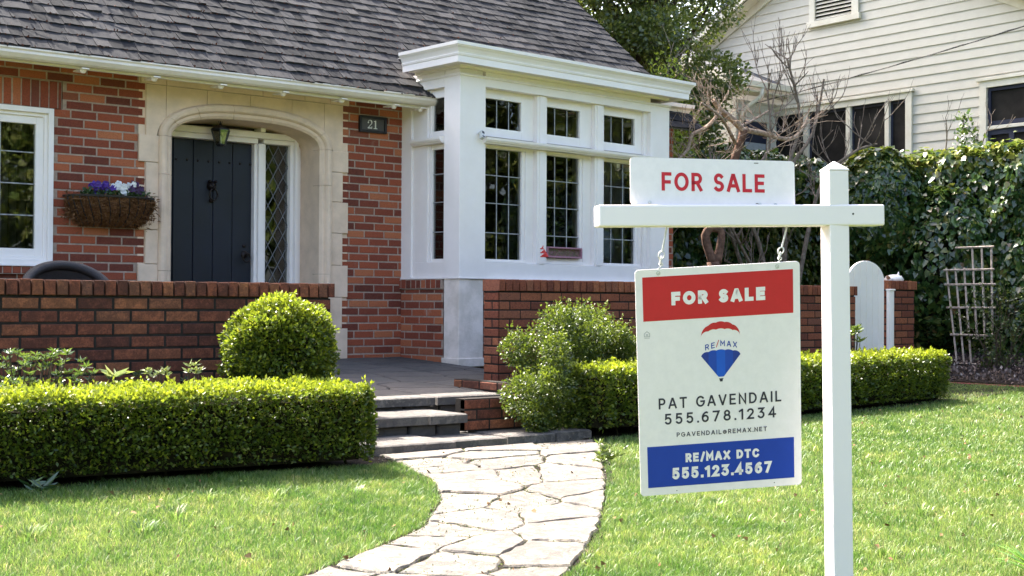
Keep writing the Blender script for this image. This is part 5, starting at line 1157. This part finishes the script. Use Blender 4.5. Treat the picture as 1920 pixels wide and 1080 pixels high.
AL=Vector((3.196,3.524,1.316)); AR=Vector((4.143,3.007,1.337)); mid=(AL+AR)/2; Ln=(AR-AL).length; ang=math.atan2(AR.y-AL.y,AR.x-AL.x); tilt=math.asin((AR.z-AL.z)/Ln)
AM=Matrix.Translation(mid)@Matrix.Rotation(ang,4,'Z')@Matrix.Rotation(-tilt,4,'Y')
mb=MB(); mb.box(-Ln/2,Ln/2,-.041,.041,-.0385,.0385,AM); obj('crossarm',mb,M_post,sp,bevel=.006)
mb=MB(); mb.lathe([(0,.0415),(.004,.0415),(.004,.04)],(.415,0,.004),10,AM,axis='y'); obj('screw',mb,M_black,sp)
def rounded(w,h,r,n=6):
    return [(sx*(w/2-r)+r*math.cos(a+math.pi/2*k/n),sz*(h/2-r)+r*math.sin(a+math.pi/2*k/n)) for sx,sz,a in ((1,1,0),(-1,1,math.pi/2),(-1,-1,math.pi),(1,-1,1.5*math.pi)) for k in range(n+1)]
rd=thing('rider_sign','small white FOR SALE rider sign with red letters standing on the crossarm','sign',(3.58,3.31,1.36))
RMx=Matrix.Translation((3.577,3.316,1.446))@Matrix.Rotation(-.495,4,'Z')@Matrix.Rotation(R(-3),4,'X')
mb=MB(); mb.prism(rounded(.622,.170,.014),-.002,.002,RMx); obj('panel',mb,M_sign,rd)
mb=MB(); text(mb,'FOR SALE',0,.0,.067,.388,.0125,RMx,-.0026,gap=.26); obj('lettering',mb,M_sred,rd)
mb=MB(); mb.box(.155,.172,-.0027,-.0021,.073,.0755,RMx); mb.box(.160,.177,-.0027,-.0021,-.075,-.0725,RMx); obj('slot',mb,M_black,rd)
mb=MB()
for x in (-.24,.175,.235): mb=MB(); mb.lathe([(0,.006),(.006,.005),(.007,.0)],(x,-.002,-.077),10,RMx,axis='y'); obj('bolt',mb,M_galv,rd)
ss=thing('sale_sign','large white estate agent sign with red and blue bands hanging from the crossarm','sign',(3.642,3.341,.731))
SMx=Matrix.Translation((3.642,3.341,.731))@Matrix.Rotation(-.557,4,'Z')@Matrix.Rotation(.154,4,'X')@Matrix.Rotation(-.064,4,'Y')
mb=MB(); mb.prism(rounded(.61,.84,.014),-.002,.002,SMx); obj('panel',mb,M_sign,ss)
T0=.42; c_=lambda v:T0-v
mb=MB(); mb.box(-.279,.279,-.0027,-.0021,c_(.189),c_(.028),SMx); obj('red_band',mb,M_sred,ss)
mb=MB(); mb.box(-.277,.277,-.0027,-.0021,c_(.811),c_(.656),SMx); obj('blue_band',mb,M_sblue,ss)
mb=MB(); text(mb,'FOR SALE',0,c_(.111),.049,.349,.0148,SMx,-.0032,gap=.25); obj('heading_lettering',mb,M_sign,ss); mb=MB(); text(mb,'RE/MAX DTC',.004,c_(.706),.034,.277,.0088,SMx,-.0032,gap=.27); obj('office_lettering',mb,M_sign,ss); mb=MB(); text(mb,'555.123.4567',.002,c_(.763),.044,.376,.0105,SMx,-.0032,gap=.27); obj('phone_lettering',mb,M_sign,ss)
mb=MB(); text(mb,'PAT GAVENDAIL',.0,c_(.497),.041,.460,.0066,SMx,-.0026,gap=.36); obj('name_lettering',mb,M_sblk,ss); mb=MB(); text(mb,'555.678.1234',.0,c_(.556),.041,.420,.0068,SMx,-.0026,gap=.38); obj('phone_lettering',mb,M_sblk,ss); mb=MB(); text(mb,'PGAVENDAIL@REMAX.NET',.004,c_(.617),.017,.340,.0030,SMx,-.0026,gap=.36); obj('email_lettering',mb,M_sblk,ss)
# hot air balloon emblem
def scal(x,base_,amp,R_): return base_(x)+0
def cap_top(x): return .068*math.sqrt(max(0,1-(x/.0735)**2))
bx,bz=.005,c_(.268)
def flat(mb,poly,y,M): mb.add([(p[0],y,p[1]) for p in poly],[tuple(range(len(poly)))],M)
def scallop(x,k=5,w=.0735,a=.0035): 
    b_=[-1,-.62,-.22,.22,.62,1]; u=x/w
    for p,q in zip(b_[:-1],b_[1:]):
        if p<=u<=q: t=(u-p)/(q-p); return a*4*t*(1-t)-a*.4
    return 0
xsn=np.linspace(-.0735,.0735,41)
def band(x0,x1,ft,fb,mtl,nm,y=-.0026):
    mb=MB(); X=np.linspace(x0,x1,13); vs=[];fs=[]
    for x in X: vs+=[(bx+x,y,bz+ft(x)),(bx+x,y,bz+fb(x))]
    fs=[(2*i,2*i+1,2*i+3,2*i+2) for i in range(12)]; mb.add(vs,fs,SMx); return mb
def up(x): return .008+.054*math.sqrt(max(0,1-(x/.0736)**2))+scallop(x)*.8
def lw(x): return .0095+.026*math.sqrt(max(0,1-(x/.0736)**2))+scallop(x)*.9
mr=[MB(),MB()]; b_=[-.0735,-.0456,-.0162,.0162,.0456,.0735]
for k in range(5): mr[0 if k==2 else 1].add(*(lambda m_:(m_.v,m_.f))(band(b_[k],b_[k+1],up,lw,None,'')))
obj('balloon_top',mr[0],M_sred,ss); obj('balloon_top_side',mr[1],M_sdred,ss)
def ut(x): return -.062+.020*math.sqrt(max(0,1-(x/.0736)**2))+scallop(x)*.9
def lb(x0):
    def f(x): return -.062-.080+(.080)*max(0,(abs(x)-.010))/(.0635)
    return f
for k,mt_ in zip(range(5),(M_sdk,M_smid,M_slt,M_smid,M_sdk)): obj('balloon_envelope',band(b_[k],b_[k+1],ut,lb(0),None,''),mt_,ss)
mb=MB(); flat(mb,[(bx-.007,bz-.150),(bx-.0045,bz-.160),(bx+.0045,bz-.160),(bx+.007,bz-.150)],-.0026,SMx); flat(mb,[(bx-.009,bz-.148),(bx-.0075,bz-.150),(bx+.0075,bz-.150),(bx+.009,bz-.148)],-.0026,SMx); obj('balloon_basket',mb,M_sblk,ss)
cv=lambda x:-.35*x*x/.075*1.6
mb=MB(); text(mb,'RE',bx-.040,bz-.0165,.021,.036,.0034,SMx,-.0026,gap=.45,curve=lambda x:-.010+x*.22); text(mb,'MAX',bx+.030,bz-.0165,.021,.062,.0034,SMx,-.0026,gap=.42,curve=lambda x:-.0045-.16*x-1.2*x*x); obj('balloon_lettering',mb,M_sblue,ss)
mb=MB(); text(mb,'/',bx-.0125,bz-.0185,.024,.010,.0028,SMx,-.0026); obj('balloon_slash',mb,M_sred,ss)
mb=MB(); hx_,hz_=-.267,c_(.237); ribbon(mb,[(hx_-.010,hz_-.008),(hx_-.010,hz_+.003),(hx_,hz_+.011),(hx_+.010,hz_+.003),(hx_+.010,hz_-.008),(hx_-.010,hz_-.008)],.002,-.0026,0,SMx); mb.box(hx_-.004,hx_+.004,-.0028,-.0022,hz_-.001,hz_+.001,SMx); mb.box(hx_-.004,hx_+.004,-.0028,-.0022,hz_-.005,hz_-.003,SMx)
mb.box(hx_-.010,hx_+.010,-.0028,-.0022,hz_-.014,hz_-.0125,SMx); obj('housing_logo',mb,M_sgrey,ss)
mb=MB()
for x,z in ((-.22,.405),(.22,.405)): mb=MB(); mb.lathe([(.0045,.003),(.008,.003),(.008,.002)],(x,0,z),14,SMx,axis='y'); obj('eyelet',mb,M_galv,ss)
for x,z in ((-.17,-.408),(.2,-.405)): mb=MB(); mb.lathe([(0,.003),(.002,.003)],(x,0,z),8,SMx,axis='y'); obj('hole',mb,M_black,ss)
def hook(label,x,ax):
    a=AM@Vector((ax,0,-.0385)); b=SMx@Vector((x,0,.402)); t=thing('sign_hook',label,'hook',tuple(a)); L=(a-b).length; d=(b-a).normalized(); s_=Vector((math.cos(-.5),math.sin(-.5),0)); f_=d.cross(s_)
    mb=MB(); mb.tube([a-d*.01,a+d*L*.52],.0033,7)
    def link_(c,rl,rw,ax_): mb.tube([c+d*rl*math.cos(q)+ax_*rw*math.sin(q) for q in np.linspace(0,2*math.pi,17)],.0026,6,cap=False)
    link_(a+d*L*.60,L*.085,.011,s_); link_(a+d*L*.72,L*.085,.008,f_); 
    mb.tube([a+d*L*.76+s_*.008,a+d*L*.80+s_*.010,a+d*L*.86+s_*.002,a+d*L*.94-s_*.008,a+d*L*1.0-s_*.004,b+f_*.006,b-f_*.006],.0026,6)
    obj('chain',mb,M_galv,t)
hook('left metal hook hanging the big sale sign from the crossarm',-.22,-.28); hook('right metal hook hanging the big sale sign, nearer the post',.22,.175)
# ---------------------------------------------------------------- lawn
def inside_path(X,Y):
    res=np.zeros(len(X),bool)
    for k in range(len(PL)-1):
        q=[PL[k],PR[k],PR[k+1],PL[k+1]]; m_=np.ones(len(X),bool); s_=0
        for a,b in zip(q,q[1:]+q[:1]): 
            cr_=(b[0]-a[0])*(Y-a[1])-(b[1]-a[1])*(X-a[0]); m_&=(cr_<.012*math.hypot(b[0]-a[0],b[1]-a[1]))
        res|=m_
    return res
def gzv(X,Y): return .06+np.where(Y<6.4,.06*(np.maximum(Y,-20)-6.4),0)+np.where(X>6,.012*(np.minimum(X,13.1)-6),0)
def blades(n,xr,yr,keep):
    X=RNG.uniform(*xr,n); Y=RNG.uniform(*yr,n); k=keep(X,Y)&~inside_path(X,Y); return X[k],Y[k]
fl=lambda X:6.85-.11*(X-1); fr_=lambda X:6.82+.085*(X-6.2)
def kp(X,Y): return ((X<4.45)&(Y<fl(X)))|((X>=4.45)&(X<6.3)&(Y<6.75))|((X>=6.3)&((Y<fr_(X))|(X>11.0))&(X<13.0))
XY=[blades(150000,(.6,5.0),(3.6,7.2),kp),blades(190000,(3.2,9.0),(1.8,7.2),kp),blades(90000,(7.5,13.0),(3.0,9.5),kp),blades(60000,(-3,13),(-1,4.5),kp)]
X=np.concatenate([a for a,b in XY]); Y=np.concatenate([b for a,b in XY]); n=len(X); Z=gzv(X,Y)
patch=lump(np.stack([X,Y,X*0],1),1.,1.1)+.6*lump(np.stack([Y,X,X*0+2],1),1.,3.3); h=RNG.uniform(.018,.042,n)*(1+.28*np.clip(patch,-1.5,1.5)); w_=RNG.uniform(.0022,.0042,n)*np.where(X>7,1.5,1.)
edge=inside_path(X+.05,Y)|inside_path(X-.05,Y)|inside_path(X,Y-.05); h=np.where(edge,h*1.2,h)
th=RNG.uniform(0,2*math.pi,n); ln=RNG.uniform(.2,1.15,n)*h; ph=RNG.uniform(0,2*math.pi,n)
V=np.zeros((n,5,3)); dx,dy=np.cos(th)*w_/2,np.sin(th)*w_/2; lx_,ly_=np.cos(ph)*ln,np.sin(ph)*ln
V[:,0]=np.stack([X-dx,Y-dy,Z-.003],1); V[:,1]=np.stack([X+dx,Y+dy,Z-.003],1); V[:,2]=np.stack([X+dx*.8+lx_*.35,Y+dy*.8+ly_*.35,Z+h*.6],1); V[:,3]=np.stack([X-dx*.8+lx_*.35,Y-dy*.8+ly_*.35,Z+h*.6],1); V[:,4]=np.stack([X+lx_,Y+ly_,Z+h*.95],1)
idx=np.arange(n)[:,None]*5; Fc=np.concatenate([idx+np.array([[0,1,2,3]]),idx+np.array([[3,2,4]])],1).ravel(); fs=np.tile([4,3],n)
tag(nmesh('lawn_grass',V.reshape(-1,3),Fc,fs,M_grass,None,None,(5,4,0)),kind='stuff')
m_=moss_n=len(MOSS)
tag(leaves('path_moss',MOSS,np.tile([0,0,.3],(m_,1)),RNG.uniform(.006,.014,m_),leafmat('moss',[(0,(.05,.045,.02)),(.6,(.08,.10,.02)),(1,(.16,.20,.03))],trans=.1),None,'box',at=(4,5,0),spread=1.),kind='stuff')
n=420; Xf=RNG.uniform(1,12,n); Yf=RNG.uniform(2.5,7,n); kk=kp(Xf,Yf)|inside_path(Xf,Yf); Xf,Yf=Xf[kk],Yf[kk]; P=np.stack([Xf,Yf,gzv(Xf,Yf)+.03],1)
tag(leaves('fallen_leaves',P,np.tile([0,0,.4],(len(P),1)),RNG.uniform(.012,.03,len(P)),simple('fallen_leaf',(.30,.19,.09),.9,.3,30,.1,c2=(.10,.05,.03)),None,'ivy',at=(5,4,0)),kind='stuff')
# coarser tufts
P=[];tf=[(4.93,4.35),(6.0,4.1),(2.9,6.0),(2.6,5.7),(3.2,5.9),(5.1,4.7),(8.6,5.0),(9.3,4.4),(6.9,3.7),(10.4,5.5),(5.0,3.6),(5.6,3.0),(3.6,5.8),(2.35,5.5),(7.6,4.4),(1.9,5.6)]
vs=[]
for (a,b) in tf:
    for k in range(60):
        th=random.uniform(0,6.28); r_=abs(random.gauss(0,.05)); x=a+r_*math.cos(th); y=b+r_*math.sin(th); z=gz(x,y); hh=random.uniform(.03,.065); l_=hh*random.uniform(.3,1.1); s_=(-math.sin(th)*.003,math.cos(th)*.003); vs.append([(x-s_[0],y-s_[1],z),(x+s_[0],y+s_[1],z),(x+s_[0]*.8+math.cos(th)*l_*.4,y+s_[1]*.8+math.sin(th)*l_*.4,z+hh*.65),(x-s_[0]*.8+math.cos(th)*l_*.4,y-s_[1]*.8+math.sin(th)*l_*.4,z+hh*.65),(x+math.cos(th)*l_,y+math.sin(th)*l_,z+hh*.9)])
V=np.array(vs).reshape(-1,3); n=len(vs); idx=np.arange(n)[:,None]*5; Fc=np.concatenate([idx+np.array([[0,1,2,3]]),idx+np.array([[3,2,4]])],1).ravel()
tag(nmesh('grass_tufts',V,Fc,np.tile([4,3],n),M_grass,None,None,(5,4,0)),kind='stuff')
